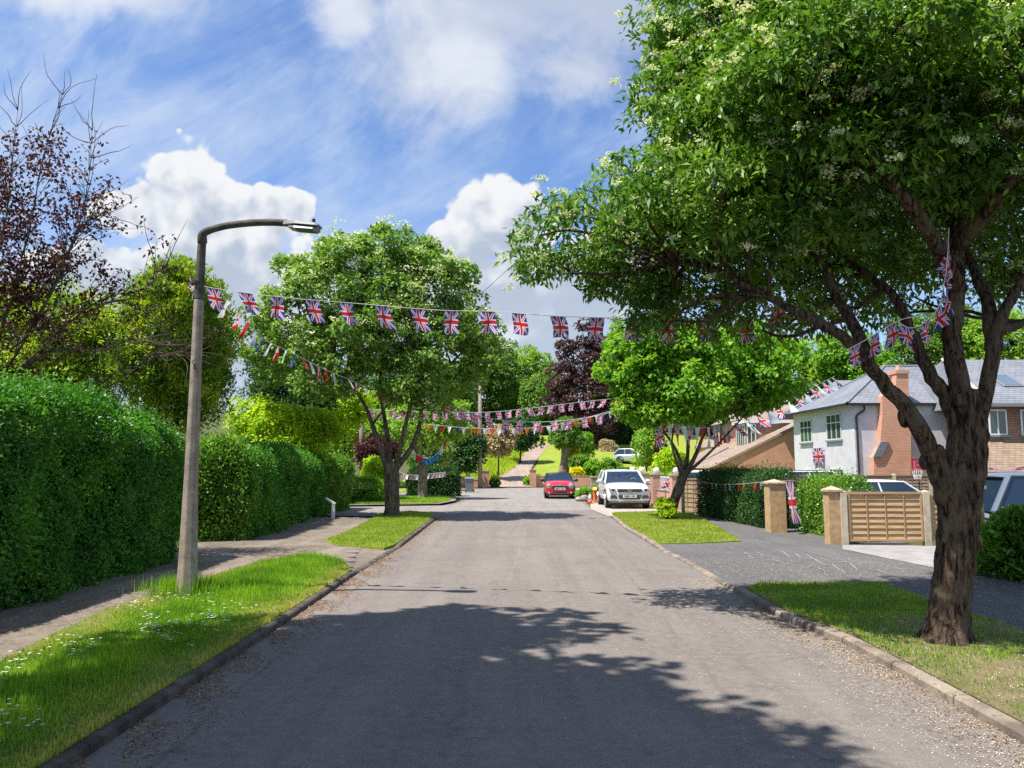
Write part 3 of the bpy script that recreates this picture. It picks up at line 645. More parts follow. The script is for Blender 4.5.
def street_tree(name, label, base, D, trunk, limbs, lobes, mat, clumps, per, cr, L, Wd, bark, ntw=120, tw=.02, flare=.12, blossom=None, **kw):
    t = thing(name, label, 'tree', base); mb = MB(); ls = []
    pts, r0, r1 = trunk; P = [PX(x, y, D + k) for x, y, k in pts]; limb(mb, P, r0, r1, 12, 1, .06, 4, flare=flare)
    ls.append(limb_pts(P, 4))
    for i, (pts, r0, r1) in enumerate(limbs):
        P = [PX(x, y, D + k) for x, y, k in pts]; limb(mb, P, r0, r1, 8, i + 2, .05, 4); ls.append(limb_pts(P, 4))
    cc = crown('crown', lobes, mat, t, clumps, per, cr, L, Wd, blossom=blossom, **kw)
    twigs(mb, ls[1:] or ls, cc, ntw, tw, 5)
    mb.build('trunk', bark, t, smooth=True); return t
D = 24.6
street_tree('street_tree', 'blossoming street tree with four spreading limbs on the left verge beyond the lamp post', GP(392, 518, .1), D,
    ([(392, 519, 0), (392, 500, 0), (392, 480, 0), (391, 462, 0)], .235, .24),
    [([(388, 470, 0), (382, 452, 0), (374, 430, 0), (366, 408, 0), (352, 385, 0), (325, 360, .5)], .12, .03), ([(390, 466, 0), (388, 440, .3), (384, 415, .4), (380, 385, .6), (385, 340, 1)], .11, .03),
     ([(396, 464, 0), (402, 440, -.3), (408, 415, -.4), (415, 390, -.6), (420, 350, -1)], .10, .03), ([(396, 468, 0), (410, 450, 0), (419, 428, .2), (424, 400, .4), (445, 370, .6), (470, 345, .8)], .11, .03), ([(372, 425, 0), (385, 408, -.5), (402, 388, -.8)], .05, .02)],
    [lob(374, 280, D, 1.9, 2.0, 1.2), lob(324, 295, D, 1.5, 1.8, 1.0), lob(429, 295, D, 1.5, 1.8, 1.2), lob(374, 335, D, 2.4, 2.4, 1.0), lob(279, 350, D + .5, 1.2, 1.5, 1.2), lob(264, 318, D+.5, .6, .7, .5), lob(334, 355, D - .5, 1.5, 1.5, .9), lob(444, 360, D, 1.7, 1.8, 1.3),
     lob(469, 330, D, .9, 1.2, 1.0), lob(419, 385, D - .6, 1.3, 1.4, .7), lob(384, 250, D, 1.0, 1.2, .7), lob(354, 262, D+.5, .7, .8, .6), lob(414, 255, D, .7, .8, .6), lob(341, 252, D, .7, .8, .5), lob(279, 300, D, .6, .7, .5), lob(299, 270, D, .7, .7, .5), lob(454, 275, D, .7, .7, .5), lob(324, 385, D - .3, 1.1, 1.2, .5), lob(429, 262, D, .7, .7, .45)],
    M['lf_left'], 950, 50, .36, .15, .10, M['bark'], 220, .028, shell=.45, noise=.12, jit=.7, blossom=(.38, .18, 14, .08, M['petal']))
D = 23.6
street_tree('street_tree', 'bright green leaning tree hung with bunting on the right verge before the white car', GP(669, 519, .1), D,
    ([(669, 521, 0), (673, 505, 0), (679, 488, 0), (685, 470, 0)], .16, .15),
    [([(684, 474, 0), (678, 455, 0), (670, 440, 0), (655, 420, 0), (640, 395, 0)], .07, .02), ([(685, 472, 0), (688, 450, .3), (686, 425, .4), (690, 390, .6)], .08, .02), ([(686, 474, 0), (697, 452, 0), (706, 430, 0), (725, 405, 0), (760, 385, 0)], .08, .02),
     ([(686, 474, 0), (704, 458, -.3), (722, 440, -.4), (745, 415, -.6)], .06, .02), ([(682, 478, 0), (676, 460, -.3), (672, 440, -.5), (680, 400, -.5)], .05, .02)],
    [lob(700, 375, D, 2.5, 2.3, 1.3), lob(652, 365, D, 1.3, 1.6, 1.0), lob(648, 400, D, 1.0, 1.3, .8), lob(632, 350, D, .7, 1, .5), lob(750, 378, D, 1.1, 1.6, .75), lob(690, 402, D, 2.0, 2, .55), lob(740, 398, D, 1.1, 1.3, .4), lob(782, 392, D + .4, .5, .8, .25),
     lob(670, 340, D, 1.2, 1.4, .6), lob(725, 345, D, 1.2, 1.4, .6), lob(770, 352, D, .7, 1.0, .4), lob(655, 412, D - .3, .7, .9, .35), lob(610, 372, D, .4, .6, .3)],
    M['lf_maple'], 820, 44, .34, .16, .12, M['bark'], 150, .02, flare=.06, shell=.4)
D = 38.5
street_tree('street_tree', 'small gnarled pale trunk tree with blue cloth bunting on the far left verge', GP(423, 500, .1), D,
    ([(423, 500, 0), (422, 488, 0), (423, 475, 0), (421, 465, 0)], .24, .22),
    [([(421, 468, 0), (417, 455, 0), (414, 440, 0), (408, 425, 0)], .11, .04), ([(423, 468, 0), (428, 455, 0), (434, 440, 0), (441, 422, 0)], .11, .04), ([(422, 466, 0), (421, 450, 0), (424, 430, 0)], .09, .04)],
    [lob(412, 418, D, 1.3, 1.3, .9), lob(440, 415, D, 1.4, 1.4, .9), lob(425, 432, D, 1.5, 1.5, .7), lob(455, 430, D, .8, .9, .5), lob(430, 402, D, 1.5, 1.4, .7)],
    M['lf_woodlight'], 230, 30, .40, .17, .12, M['bark_pale'], 40, .03, flare=.10, shell=.5)

# the next street tree stands behind the viewer to the left: its shade lies over the near road
def shade_tree():
    b = V3(-4.6, -1.6, .1); t = thing('shade_tree', 'tall dense street tree behind the viewpoint whose shade covers the near road', 'tree', b)
    mb = MB(); P = [b, V3(-4.6, -1.6, 2.2), V3(-4.4, -1.3, 3.6)]; limb(mb, P, .26, .2, 12, 1, .05, 4, flare=.15); ls = []
    for q in ([V3(-4.4, -1.3, 3.4), V3(-3.8, 0.2, 5.5), V3(-3.4, 2.6, 7.8), V3(-3.4, 4.6, 8.9)], [V3(-4.4, -1.3, 3.4), V3(-5.6, -1.8, 6), V3(-6.2, -1, 8.5)], [V3(-4.4, -1.3, 3.5), V3(-3, -1.6, 6), V3(-1.6, -.6, 8)], [V3(-4.4, -1.3, 3.5), V3(-4.4, -3.2, 6), V3(-4.0, -4.4, 8.2)]):
        limb(mb, q, .13, .05, 8, 3, .05, 4); ls.append(limb_pts(q, 4))
    lobes = [(-4.6, -.4, 7.6, 2.8, 3.0, 1.5), (-4.6, 1.9, 8.3, 2.7, 2.2, 1.0), (-4.7, 4.3, 9.0, 2.3, 1.9, .7), (-4.6, 6.0, 9.5, 1.5, 1.3, .5), (-3.0, -.3, 7.6, 2.2, 2.2, 1.2), (-3.2, 3.3, 8.6, 1.4, 1.5, .6), (-5.6, 3.4, 8.8, 1.5, 2.2, .8), (-2.6, 1.4, 8.0, 1.3, 1.4, .7), (-5.9, 1.2, 8.4, 1.6, 2.0, .9), (-5.6, 4.6, 9.2, 1.8, 1.6, .5), (-5.4, 5.2, 9.2, 1.6, 1.5, .5), (-2.2, -1.6, 7.2, 2.0, 1.6, 1.0)]
    c = crown('crown', lobes, M['lf_left'], t, 1300, 42, .50, .24, .18, shell=.0, noise=.06)
    twigs(mb, ls, c, 60, .03, 5); mb.build('trunk', M['bark'], t, smooth=True)
shade_tree()

# ---------------- hedges
def hedge(name, label, A, B, thick, h, mat, dens, L, Wd, round_=.25, back=True, seed=0, cat='hedge', wav=.10, side=-1, coremat=None, ends=True, z0=0.0, group=None):
    """A->B is the foot of the face seen from the road; side: where the body lies (-1: to the left of A->B)"""
    A = Vector((*A[:2], 0)); B = Vector((*B[:2], 0)); T = (B - A); Lg = T.length; T.normalize(); Nf = Vector((T.y, -T.x, 0)) * (1 if side < 0 else -1)   # outward, to the road
    T_ = np.array(T[:]); N_ = np.array(Nf[:]); A_ = np.array([A.x, A.y, z0]); rg = np.random.default_rng(seed + 5)
    areas = [('face', Lg * h), ('top', Lg * thick), ('end0', thick * h), ('end1', thick * h)] + ([('back', Lg * h * .25)] if back else [])
    S, D_, Z, NN = [], [], [], []
    for k, ar in areas:
        n = int(ar * dens)
        s = rg.uniform(0, Lg, n); d = rg.uniform(0, thick, n); z = rg.uniform(0, h, n)
        if k == 'face': d[:] = 0; nn = np.tile(N_, (n, 1))
        elif k == 'back': d[:] = thick; nn = np.tile(-N_, (n, 1))
        elif k == 'top': z[:] = h; nn = np.tile([0, 0, 1.0], (n, 1))
        elif k == 'end0': s[:] = 0; nn = np.tile(-T_, (n, 1))
        else: s[:] = Lg; nn = np.tile(T_, (n, 1))
        S.append(s); D_.append(d); Z.append(z); NN.append(nn)
    S, D_, Z, NN = map(np.concatenate, (S, D_, Z, NN)); n = len(S)
    # rounded shoulders, wavy trimming, loose sprigs
    e = np.minimum(1, np.maximum(0, (h - Z) / max(round_, .01))); sh = round_ * (1 - np.sqrt(np.maximum(0, 1 - (1 - e) ** 2)))
    D2 = D_ + np.where(D_ < thick * .5, sh, -sh) * (NN[:, 2] < .5); 
    wv = wav * (np.sin(S * 2.1 + Z * 1.3 + seed) * .4 + np.sin(S * .8 + seed * 2 + Z * 2.4) * .4 + np.sin(S * 5.3 - Z * 4.1) * .25 + np.sin(S * 11 + Z * 9 + D_ * 7) * .15)
    ee = np.minimum(1, np.minimum(S, Lg - S) / (round_ * 2.2)); drop = round_ * .9 * (1 - np.sqrt(np.maximum(0, 1 - (1 - ee) ** 2))); Z = Z * (1 - drop / h); Z = Z + (.05 * np.sin(S * 1.1 + seed) + .03 * np.sin(S * 3.7 + seed * 3)) * (Z / h)
    et = np.minimum(1, np.minimum(D_, thick - D_) / max(round_, .01)); zt = np.where(NN[:, 2] > .5, -round_ * .45 * (1 - et) ** 2, 0)
    P = A_ + T_ * S[:, None] - N_ * D2[:, None] + np.array([0, 0, 1.0]) * (Z + zt)[:, None]
    j = rg.normal(0, 1, n) * .05 + np.where(rg.random(n) < .07, rg.uniform(0, .14, n) + (NN[:, 2] > .5) * rg.uniform(0, .12, n), 0)
    P = P + NN * (wv + j)[:, None] + rg.normal(0, .02, (n, 3)); P[:, 2] = np.maximum(P[:, 2], z0 + .02)
    Ax = NN * .45 + nrm(rg.normal(size=(n, 3))) * .8 + np.array([0, 0, .25]); Nn = NN * .75 + np.array([0, 0, .35]) + nrm(rg.normal(size=(n, 3))) * .75
    V, Fq = leaves(P, Ax, Nn, L * rg.uniform(.6, 1.3, n), Wd * rg.uniform(.7, 1.2, n))
    o = np_mesh('foliage', V, Fq, mat)
    t = thing(name, label, cat, (A + T * Lg / 2 - Nf * thick / 2), group); o.parent = t; o.matrix_parent_inverse = Matrix.Translation(-Vector(t.location))
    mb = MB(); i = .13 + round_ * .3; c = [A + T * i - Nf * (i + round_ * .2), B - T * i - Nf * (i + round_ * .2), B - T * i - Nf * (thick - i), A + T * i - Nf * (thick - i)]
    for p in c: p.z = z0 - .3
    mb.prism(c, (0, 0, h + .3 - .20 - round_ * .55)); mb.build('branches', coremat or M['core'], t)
    return t
hA = GP(-40, 645); 
hedge('hedge', 'tall clipped dark green privet hedge nearest on the left beside the pavement', (-5.80, 3.0), (-5.75, 13.5), 1.7, 2.52, M['lf_hedge'], 2900, .060, .034, .55, seed=1, wav=.20)
hedge('hedge', 'lighter laurel leaved hedge just behind the lamp post, across the drive gap', (-6.95, 16.4), (-5.75, 16.75), 2.2, 2.15, M['lf_laurel'], 1500, .075, .045, .3, seed=2, side=-1, wav=.12)
hedge('hedge', 'long dark hedge running back along the left pavement past the white post', (-5.72, 16.9), (-6.35, 26.3), 1.5, 2.0, M['lf_hedge'], 1300, .07, .042, .3, seed=3, wav=.15)
hedge('hedge', 'squat rounded laurel hedge end where the left pavement meets the side path', (-6.45, 27.0), (-6.3, 30.2), 1.6, 1.9, M['lf_laurel'], 900, .10, .06, .35, seed=4, wav=.2)
hedge('hedge', 'low light green hedge across the side path behind the left street tree trunk', (-8.2, 33.6), (-5.7, 34.2), 1.0, 1.0, M['lf_maple'], 700, .10, .06, .3, seed=5)
hedge('hedge', 'dark clipped hedge hung with pale bunting behind the small gnarled tree', (-5.6, 41.9), (-3.0, 41.9), 1.1, 1.5, M['lf_dark'], 700, .12, .07, .25, seed=6)
hedge('hedge', 'dark conifer hedge hung with triangle bunting left of the cream gate pillar', (6.15, 25.4), (6.48, 19.9), .9, 1.42, M['lf_dark'], 2200, .06, .03, .12, seed=7, side=-1, wav=.09)
hedge('hedge', 'yellowish green hedge between the two gate pillars on the right', (7.12, 19.2), (7.10, 16.5), .62, 1.27, M['lf_laurel'], 2400, .055, .035, .2, seed=8, side=-1, wav=.10)
hedge('hedge', 'dark terrace hedge at the top of the sloping lawn under the copper beech', PX(596, 437, 96), PX(652, 437, 96), 2, 4.6, M['lf_dark'], 70, .34, .22, .6, seed=9, side=-1, z0=HILL(0, 96), wav=.3)
hedge('hedge', 'low trimmed hedge behind the brick piers with white ball tops', PX(598, 486, 43), PX(700, 486, 40), 1.2, 1.05, M['lf_maple'], 500, .12, .08, .3, seed=10, side=-1, z0=0)

# ---------------- shrubs and background trees
def bush(name, label, c, r, mat, clumps, per, cr, L, Wd, cat='shrub', stem=True, group=None, blossom=None, stemh=None, **kw):
    c = Vector(c); gz = HILL(0, c.y)
    t = thing(name, label, cat, (c.x, c.y, gz), group)
    rx, ry, rz = r
    rg = random.Random(int(c.x * 77 + c.y * 13)); lobes = [(c.x, c.y, c.z, rx * .8, ry * .8, rz * .8)]
    for k in range(7):
        a = rg.uniform(0, 6.28); q = rg.uniform(.35, .6); zz = rg.uniform(-.5, .55)
        lobes.append((c.x + math.cos(a) * rx * q, c.y + math.sin(a) * ry * q, c.z + zz * rz, rx * rg.uniform(.32, .5), ry * .4, rz * rg.uniform(.3, .45)))
    cc = crown('foliage' if cat == 'shrub' else 'crown', lobes, mat, t, clumps, per, cr, L, Wd, blossom=blossom, **kw)
    if stem:
        mb = MB(); base = Vector((c.x, c.y, gz - .05)); top = Vector((c.x, c.y, c.z))
        r0 = max(.03, rx * .05)
        mb.tube(limb_pts([base, base.lerp(top, .5) + Vector((.03 * rx, 0, 0)), top], 3), [r0 * (1 - .07 * i) for i in range(7)], 7)
        twigs(mb, [[base.lerp(top, .5), base.lerp(top, .75), top]], cc, 14 if cat == 'shrub' else 34, r0 * .4, 2)
        mb.build('trunk' if cat != 'shrub' else 'stems', M['bark_dark'], t, smooth=True)
    return t
def pb(x0, x1, yt, yb, Y, thick=None):
    """centre and radii of a crown that spans the given pixels at depth Y"""
    a = PX(x0, yt, Y); b = PX(x1, yb, Y); c = (a + b) / 2; rx = (b.x - a.x) / 2; rz = (a.z - b.z) / 2
    return c, (rx, thick or rx, rz)
# left side
c, r = pb(118, 240, 256, 470, 19.5); bush('golden_conifer', 'wide golden green conifer rising above the hedge behind the lamp post', c, (r[0], 1.6, r[2]), M['lf_conifer2'], 1050, 60, .34, .13, .045, cat='tree', up=.9, droop=-.55, flat=1.1, shell=.45, noise=.07)
c, r = pb(-60, 150, 268, 430, 17.5); bush('feathery_conifer', 'feathery yellow green conifer on the left with bare twigs across it', c, (r[0], 1.6, r[2]), M['lf_conifer'], 900, 55, .34, .12, .04, cat='tree', up=.5, droop=.1, flat=.7, shell=.45, noise=.12)
c, r = pb(244, 345, 335, 455, 33); bush('dark_conifer', 'dark pointed conifer behind the left street tree', c, (r[0], 1.6, r[2]), M['lf_dark'], 420, 45, .45, .2, .07, cat='tree', up=.9, droop=-.4, flat=1.0, shell=.4)
c, r = pb(228, 345, 402, 475, 26); bush('lime_shrub', 'broad lime yellow shrub above the long left hedge', c, (r[0], 1.5, r[2]), M['lf_lime'], 420, 45, .36, .13, .08)
c, r = pb(318, 372, 382, 440, 36); bush('lime_tree', 'lime yellow tree glimpsed left of the street tree limbs', c, (r[0], 1.3, r[2]), M['lf_lime'], 240, 36, .40, .16, .10, cat='tree')
c, r = pb(350, 400, 430, 470, 43); bush('plum_shrub', 'dark red leaved shrub beside the telegraph pole', c, (r[0], 1.2, r[2]), M['lf_plum'], 150, 34, .34, .16, .10)
c, r = pb(361, 393, 454, 484, 38); bush('round_shrub', 'round yellow green shrub behind the left tree trunk', c, (r[0], .8, r[2]), M['lf_lime'], 150, 34, .25, .12, .08)
c, r = pb(240, 430, 380, 470, 60); bush('garden_tree', 'wide pale green garden tree behind the telegraph pole', c, (r[0], 3, r[2]), M['lf_woodlight'], 420, 40, .9, .33, .22, cat='tree')
c, r = pb(404, 450, 420, 480, 52); bush('garden_tree', 'mid green garden tree between the small gnarled tree and the ivy clad trunk', c, (r[0], 1.5, r[2]), M['lf_wood'], 240, 36, .5, .24, .16, cat='tree')
c, r = pb(449, 484, 427, 478, 57.5); bush('ivy_tree', 'dark ivy clad tree just left of the two thin poles', c, (r[0], 1.2, r[2]), M['lf_dark'], 230, 34, .42, .22, .17, cat='tree')
c, r = pb(480, 516, 424, 458, 64); bush('blossom_shrub', 'pinkish cream flowering shrub right of the wooden pole', c, (r[0], 1.4, r[2]), M['lf_pink'], 200, 34, .42, .22, .16)
c, r = pb(438, 460, 452, 470, 58.5); bush('gold_shrub', 'golden shrub above the low brick wall on the left', c, (r[0], .9, r[2]), M['lf_gold'], 110, 30, .32, .18, .12)
c, r = pb(500, 540, 418, 452, 76); bush('bank_shrub', 'dark shrub on the bank left of the hill drive', c, (r[0], 1.8, r[2]), M['lf_dark'], 200, 30, .55, .28, .2)
# woods and specimen trees on the hill
WOOD = 'woodland trees on the hill'
hill_trees = [
 (455, 520, 330, 450, 118, 'lf_wood', 'grey green woodland tree left of the hill drive, nearest the street tree crown'),
 (494, 556, 340, 440, 124, 'lf_woodlight', 'light green woodland tree directly above the hill drive'),
 (520, 575, 366, 442, 112, 'lf_wood', 'mid green rounded tree left of the copper beech foot'),
 (585, 690, 330, 440, 120, 'lf_wood', 'tall green woodland tree right of the copper beech'),
 (660, 760, 318, 440, 112, 'lf_woodlight', 'light woodland tree behind the bright leaning tree'),
 (740, 845, 330, 440, 104, 'lf_woodlight', 'yellow green woodland tree above the brick gable house'),
 (815, 905, 322, 430, 100, 'lf_maple', 'bright woodland tree above the hipped slate roof'),
 (885, 985, 300, 420, 104, 'lf_wood', 'woodland tree behind the tall brick chimney'),
 (965, 1075, 295, 410, 98, 'lf_woodlight', 'woodland tree at the right edge behind the slate roof'),
 (410, 475, 350, 440, 112, 'lf_wood', 'woodland tree behind the left street tree right half'),
 (330, 430, 345, 440, 118, 'lf_wood', 'woodland tree hidden behind the left street tree'),
]
for (x0, x1, yt, yb, Y, mt, lab) in hill_trees:
    c, r = pb(x0, x1, yt, yb, Y); bush('woodland_tree', lab, c, (r[0] * 1.05, r[0] * .8, r[2]), M[mt], int(300 + r[0] * r[2] * 7), 38, 1.05, .42, .30, cat='tree', group=WOOD, shell=.55, noise=.08)
c, r = pb(606, 628, 306, 420, 116); bush('poplar', 'narrow pale green poplar tip right of the copper beech', c, (r[0], r[0], r[2]), M['lf_woodlight'], 170, 30, .8, .4, .28, cat='tree')
# copper beech: pointed top
def copper():
    Y = 92; c, r = pb(548, 620, 325, 440, Y); t = thing('copper_beech', 'tall dark purple copper beech on the hill', 'tree', (c.x, c.y, HILL(0, Y)))
    lobes = [lob(585, 338, Y, 1.4, 1.4, 2.2), lob(582, 362, Y, 3.0, 2.6, 2.6), lob(565, 380, Y, 2.4, 2.4, 1.9), lob(604, 380, Y, 2.6, 2.4, 2.0), lob(584, 398, Y, 4.2, 3.5, 2.4), lob(562, 404, Y, 2.4, 2.4, 1.6), lob(612, 403, Y, 2.2, 2.4, 1.6), lob(586, 420, Y, 3.6, 3, 2.2), lob(598, 350, Y, 1.3, 1.3, 1.6), lob(567, 350, Y, 1.2, 1.3, 1.4)]
    cc = crown('crown', lobes, M['lf_copper'], t, 620, 40, .75, .34, .22, shell=.5, up=.6)
    mb = MB(); b = Vector((c.x, c.y, HILL(0, Y) - .2)); tp = PX(585, 345, Y); mb.tube([b, b.lerp(tp, .5), tp], [.5, .3, .06], 10); twigs(mb, [[b.lerp(tp, k / 6) for k in range(1, 6)]], cc, 40, .10, 4); mb.build('trunk', M['bark_dark'], t, smooth=True)
copper()
# garden right of the hill drive
def pollard():
    Y = 66; t = thing('round_headed_tree', 'small round headed tree with stout pale trunk behind the red car', 'tree', (PX(566, 476, Y).x, Y, HILL(0, Y)))
    mb = MB(); limb(mb, [PX(564, 476, Y), PX(565, 460, Y), PX(566, 447, Y), PX(566, 440, Y)], .42, .34, 10, 2, .08, 3, flare=.12)
    lb = [lob(566, 434, Y, 1.25, 1.2, .9), lob(558, 440, Y, .7, .8, .6), lob(575, 440, Y, .8, .8, .6), lob(566, 424, Y, .9, .9, .5)]
    cc = crown('crown', lb, M['lf_wood'], t, 170, 34, .35, .22, .14); 
    for i, (x, y) in enumerate([(556, 430), (562, 424), (571, 424), (577, 432)]): limb(mb, [PX(566, 443, Y), PX((x + 566) / 2, 438, Y), PX(x, y, Y)], .14, .05, 6, i, .05, 3)
    mb.build('trunk', M['bark_pale'], t, smooth=True)
pollard()
sh = [
 (574, 592, 431, 462, 72, 'lf_maple', 'tree', 'garden_tree', 'small bright tree right of the round headed tree', .4),
 (582, 604, 459, 480, 62.5, 'lf_maple', 'shrub', 'round_shrub', 'larger clipped round shrub above the low brick wall', .25),
 (570, 592, 453, 473, 64.5, 'lf_wood', 'shrub', 'round_shrub', 'darker round shrub behind the clipped one', .25),
 (572, 584, 468, 479, 61.6, 'lf_gold', 'shrub', 'gold_shrub', 'small golden mound just above the brick wall by the red car', .2),
 (568, 578, 445, 462, 67.5, 'lf_gold', 'shrub', 'gold_shrub', 'upright golden shrub beside the round headed tree trunk', .25),
 (598, 622, 458, 480, 58, 'lf_laurel', 'shrub', 'garden_shrub', 'spiky mixed shrub left of the brown gate on the terrace', .3),
 (628, 664, 425, 470, 66, 'lf_woodlight', 'tree', 'garden_tree', 'light leafy garden tree right of the parked silver car', .45),
 (600, 616, 440, 455, 88, 'lf_pink', 'shrub', 'rose_shrub', 'reddish shrub in the middle of the sloping lawn', .4),
 (657, 668, 443, 462, 60, 'lf_plum', 'shrub', 'plum_shrub', 'small maroon shrub near the ball topped brick piers', .25),
 (655, 690, 448, 475, 55, 'lf_lime', 'shrub', 'garden_shrub', 'yellow green shrub behind the leaning tree trunk', .35),
 (604, 640, 470, 486, 47, 'lf_wood', 'shrub', 'garden_shrub', 'low wide shrub behind the white car roof', .3),
 (524, 540, 474, 487, 61.4, 'lf_maple', 'shrub', 'grass_clump_shrub', 'thin tuft of weeds at the foot of the right brick pier', .2),
 (492, 498, 476, 487, 59.6, 'lf_wood', 'shrub', 'weed_shrub', 'weed growing beside the left brick pier', .16),
 (578, 592, 489, 498, 38.5, 'lf_maple', 'shrub', 'weed_shrub', 'rough planting round the rocks between the red and white cars', .2),
]
for (x0, x1, yt, yb, Y, mt, cat, nm, lab, cr) in sh:
    c, r = pb(x0, x1, yt, yb, Y); bush(nm, lab, c, (r[0], r[0], r[2]), M[mt], int(90 + 40 * r[0] * r[2]), 32, cr, .20 if Y > 45 else .12, .14 if Y > 45 else .08, cat=cat)
# bright young shoots at the foot of the leaning tree
c, r = pb(655, 676, 499, 522, 23.0); bush('sucker_shrub', 'bright yellow green shoots at the foot of the leaning tree', c, (r[0] * 1.0, .3, r[2] * 1.0), M['lf_lime'], 90, 26, .12, .08, .035, up=1.0, droop=-.7)
# glossy laurel bush at the right edge
c, r = pb(986, 1110, 512, 592, 10.9); bush('laurel_bush', 'glossy dark laurel bush at the right edge beside a stone pillar', c, (r[0], .9, r[2]), M['lf_laurel'], 430, 46, .20, .13, .045, up=.9, droop=-.45, shell=.3)

# sparse plum tree with bare twigs, far left
def plum():
    Y = 13.5; b = V3(PX(-60, 400, Y).x, Y, 0); t = thing('plum_tree', 'sparse purple leaved tree with bare curling twigs at the far left edge', 'tree', b)
    mb = MB(); rg = random.Random(4); tips = []
    mains = [[(-60, 470), (-30, 420), (10, 380), (50, 350), (95, 352), (130, 340), (160, 345)], [(-40, 440), (0, 380), (30, 330), (55, 285), (75, 235), (88, 185), (92, 130)], [(-40, 440), (-10, 360), (15, 290), (30, 220), (45, 150), (62, 95)],
             [(-50, 420), (-20, 330), (0, 250), (10, 180), (18, 110)], [(20, 370), (60, 330), (100, 300), (140, 290), (165, 268)], [(10, 350), (50, 320), (90, 310), (120, 300), (150, 322)], [(-40, 430), (20, 410), (70, 395), (120, 372), (160, 356), (190, 352)], [(40, 320), (60, 270), (80, 230), (100, 215)], [(-30, 380), (0, 320), (40, 290), (75, 245)]]
    for i, l in enumerate(mains):
        P = [PX(x, y, Y + .25 * math.sin(i + k)) for k, (x, y) in enumerate(l)]; limb(mb, P, .038 if i < 4 else .022, .004, 6, i, .05, 4, bend=.02)
        q = limb_pts(P, 4)
        for k in range(2, len(q), 1):
            for _ in range(3):
                d = (q[min(k + 1, len(q) - 1)] - q[k - 1]).normalized() + Vector((rg.uniform(-.9, .9), rg.uniform(-.9, .9), rg.uniform(-.5, .9)))
                L = rg.uniform(.35, 1.05); e = q[k] + d.normalized() * L; mid = (q[k] + e) / 2 + Vector((rg.uniform(-1, 1), rg.uniform(-1, 1), rg.uniform(-1, 1))) * .10
                mb.tube(limb_pts([q[k], mid, e], 3, .012, k), [.009, .008, .007, .006, .005, .004, .003], 4); tips.append((mid + e) / 2); tips.append(e)
    mb.build('trunk', M['bark'], t, smooth=True)
    T = np.array([p[:] for p in tips]); w = np.array([PX(0, 0, Y).x]); 
    px = 512 + T[:, 0] / T[:, 1] * F; pz = HOR - (T[:, 2] - EYE) / T[:, 1] * F
    keep = (RG.random(len(T)) < np.clip(1.25 - np.abs(pz - 235) / 230 - np.maximum(0, px - 35) / 120, .05, 1)) & (pz > 120)
    T = T[keep]; V, Fq = clump_leaves(T, np.full(len(T), .16), np.tile([0, 0, 1.0], (len(T), 1)), 9, .085, .055, 1.0, .1, .4, .8)
    lb = [lob(-30, 200, Y, .9, .6, 1.0), lob(10, 165, Y, .45, .4, .35), lob(18, 215, Y, .5, .4, .5), lob(-10, 280, Y, .9, .6, .7), lob(40, 265, Y, .4, .4, .4), lob(20, 310, Y, .7, .5, .4), lob(55, 175, Y, .3, .3, .25)]
    c2, o2 = lobe_clumps(lb, 125, .3, .15); V2, F2 = clump_leaves(c2, np.full(len(c2), .20), o2, 26, .085, .055, .8, .2, .4, .8)
    np_mesh('crown', np.concatenate([V, V2]), np.concatenate([Fq, F2 + len(V)]), M['lf_plum'], t)
plum()

# ---------------- grass
def poly_sample(pts, n):
    p = np.array([(q[0], q[1]) for q in pts]); lo, hi = p.min(0), p.max(0); out = []
    while sum(map(len, out)) < n:
        s = RG.uniform(lo, hi, (n * 2, 2)); ins = np.zeros(len(s), bool); j = len(p) - 1
        for i in range(len(p)):
            c = ((p[i, 1] > s[:, 1]) != (p[j, 1] > s[:, 1])) & (s[:, 0] < (p[j, 0] - p[i, 0]) * (s[:, 1] - p[i, 1]) / (p[j, 1] - p[i, 1] + 1e-12) + p[i, 0]); ins ^= c; j = i
        out.append(s[ins])
    return np.concatenate(out)[:n]
def blades(name, xy, h, w, mat, z=.066):
    n = len(xy); P = np.column_stack([xy, np.full(n, z)]); a = RG.uniform(0, 6.28, n); lean = RG.uniform(.1, .75, n)
    A = np.column_stack([np.cos(a) * lean, np.sin(a) * lean, np.ones(n)]); N = np.column_stack([-np.sin(a), np.cos(a), np.zeros(n)]) + rand_dir(n) * .3
    N = np.column_stack([np.cos(a), np.sin(a), np.full(n, .4)])
    V, Fq = leaves(P, A, N, h, w, .1); o = np_mesh(name, V, Fq, mat); o['kind'] = 'stuff'; return o
def nz2(xy, f, s=0): return np.sin(xy[:, 0] * f + s) * np.sin(xy[:, 1] * f * .7 + s * 2.1) + .5 * np.sin(xy[:, 0] * f * 2.3 + xy[:, 1] * f * 1.9 + s)
v1v = [p for p in verge_1 if p[1] > 3.0]; s = poly_sample(v1v, 120000)
# lush middle, worn drier rim by the kerb and the pavement edge
kx = np.interp(s[:, 1], [p.y for p in kl], [p.x for p in kl]); dk = kx - s[:, 0]; wid = 1.9
mid = np.clip(1 - np.abs(dk - 1.0) / 1.0, 0, 1); far = np.clip((s[:, 1] - 8.5) / 3, 0, 1)
dens = np.clip(.40 + .8 * mid + .25 * nz2(s, 2.2), .15, 1); k = RG.random(len(s)) < dens; s, mid, far = s[k], mid[k], far[k]
h = (.025 + .055 * mid * (1 + .5 * nz2(s, 1.7, 1)) + .07 * far * mid) * RG.uniform(.5, 1.4, len(s)); h = np.clip(h, .015, .19)
dry = RG.random(len(s)) < np.clip(1.0 - 1.35 * mid + .2 * nz2(s, 3, 4), .06, .9)
blades('grass', s[~dry], h[~dry], .0075, M['blade']); blades('dry_grass', s[dry], h[dry] * .7, .006, M['blade_dry'])
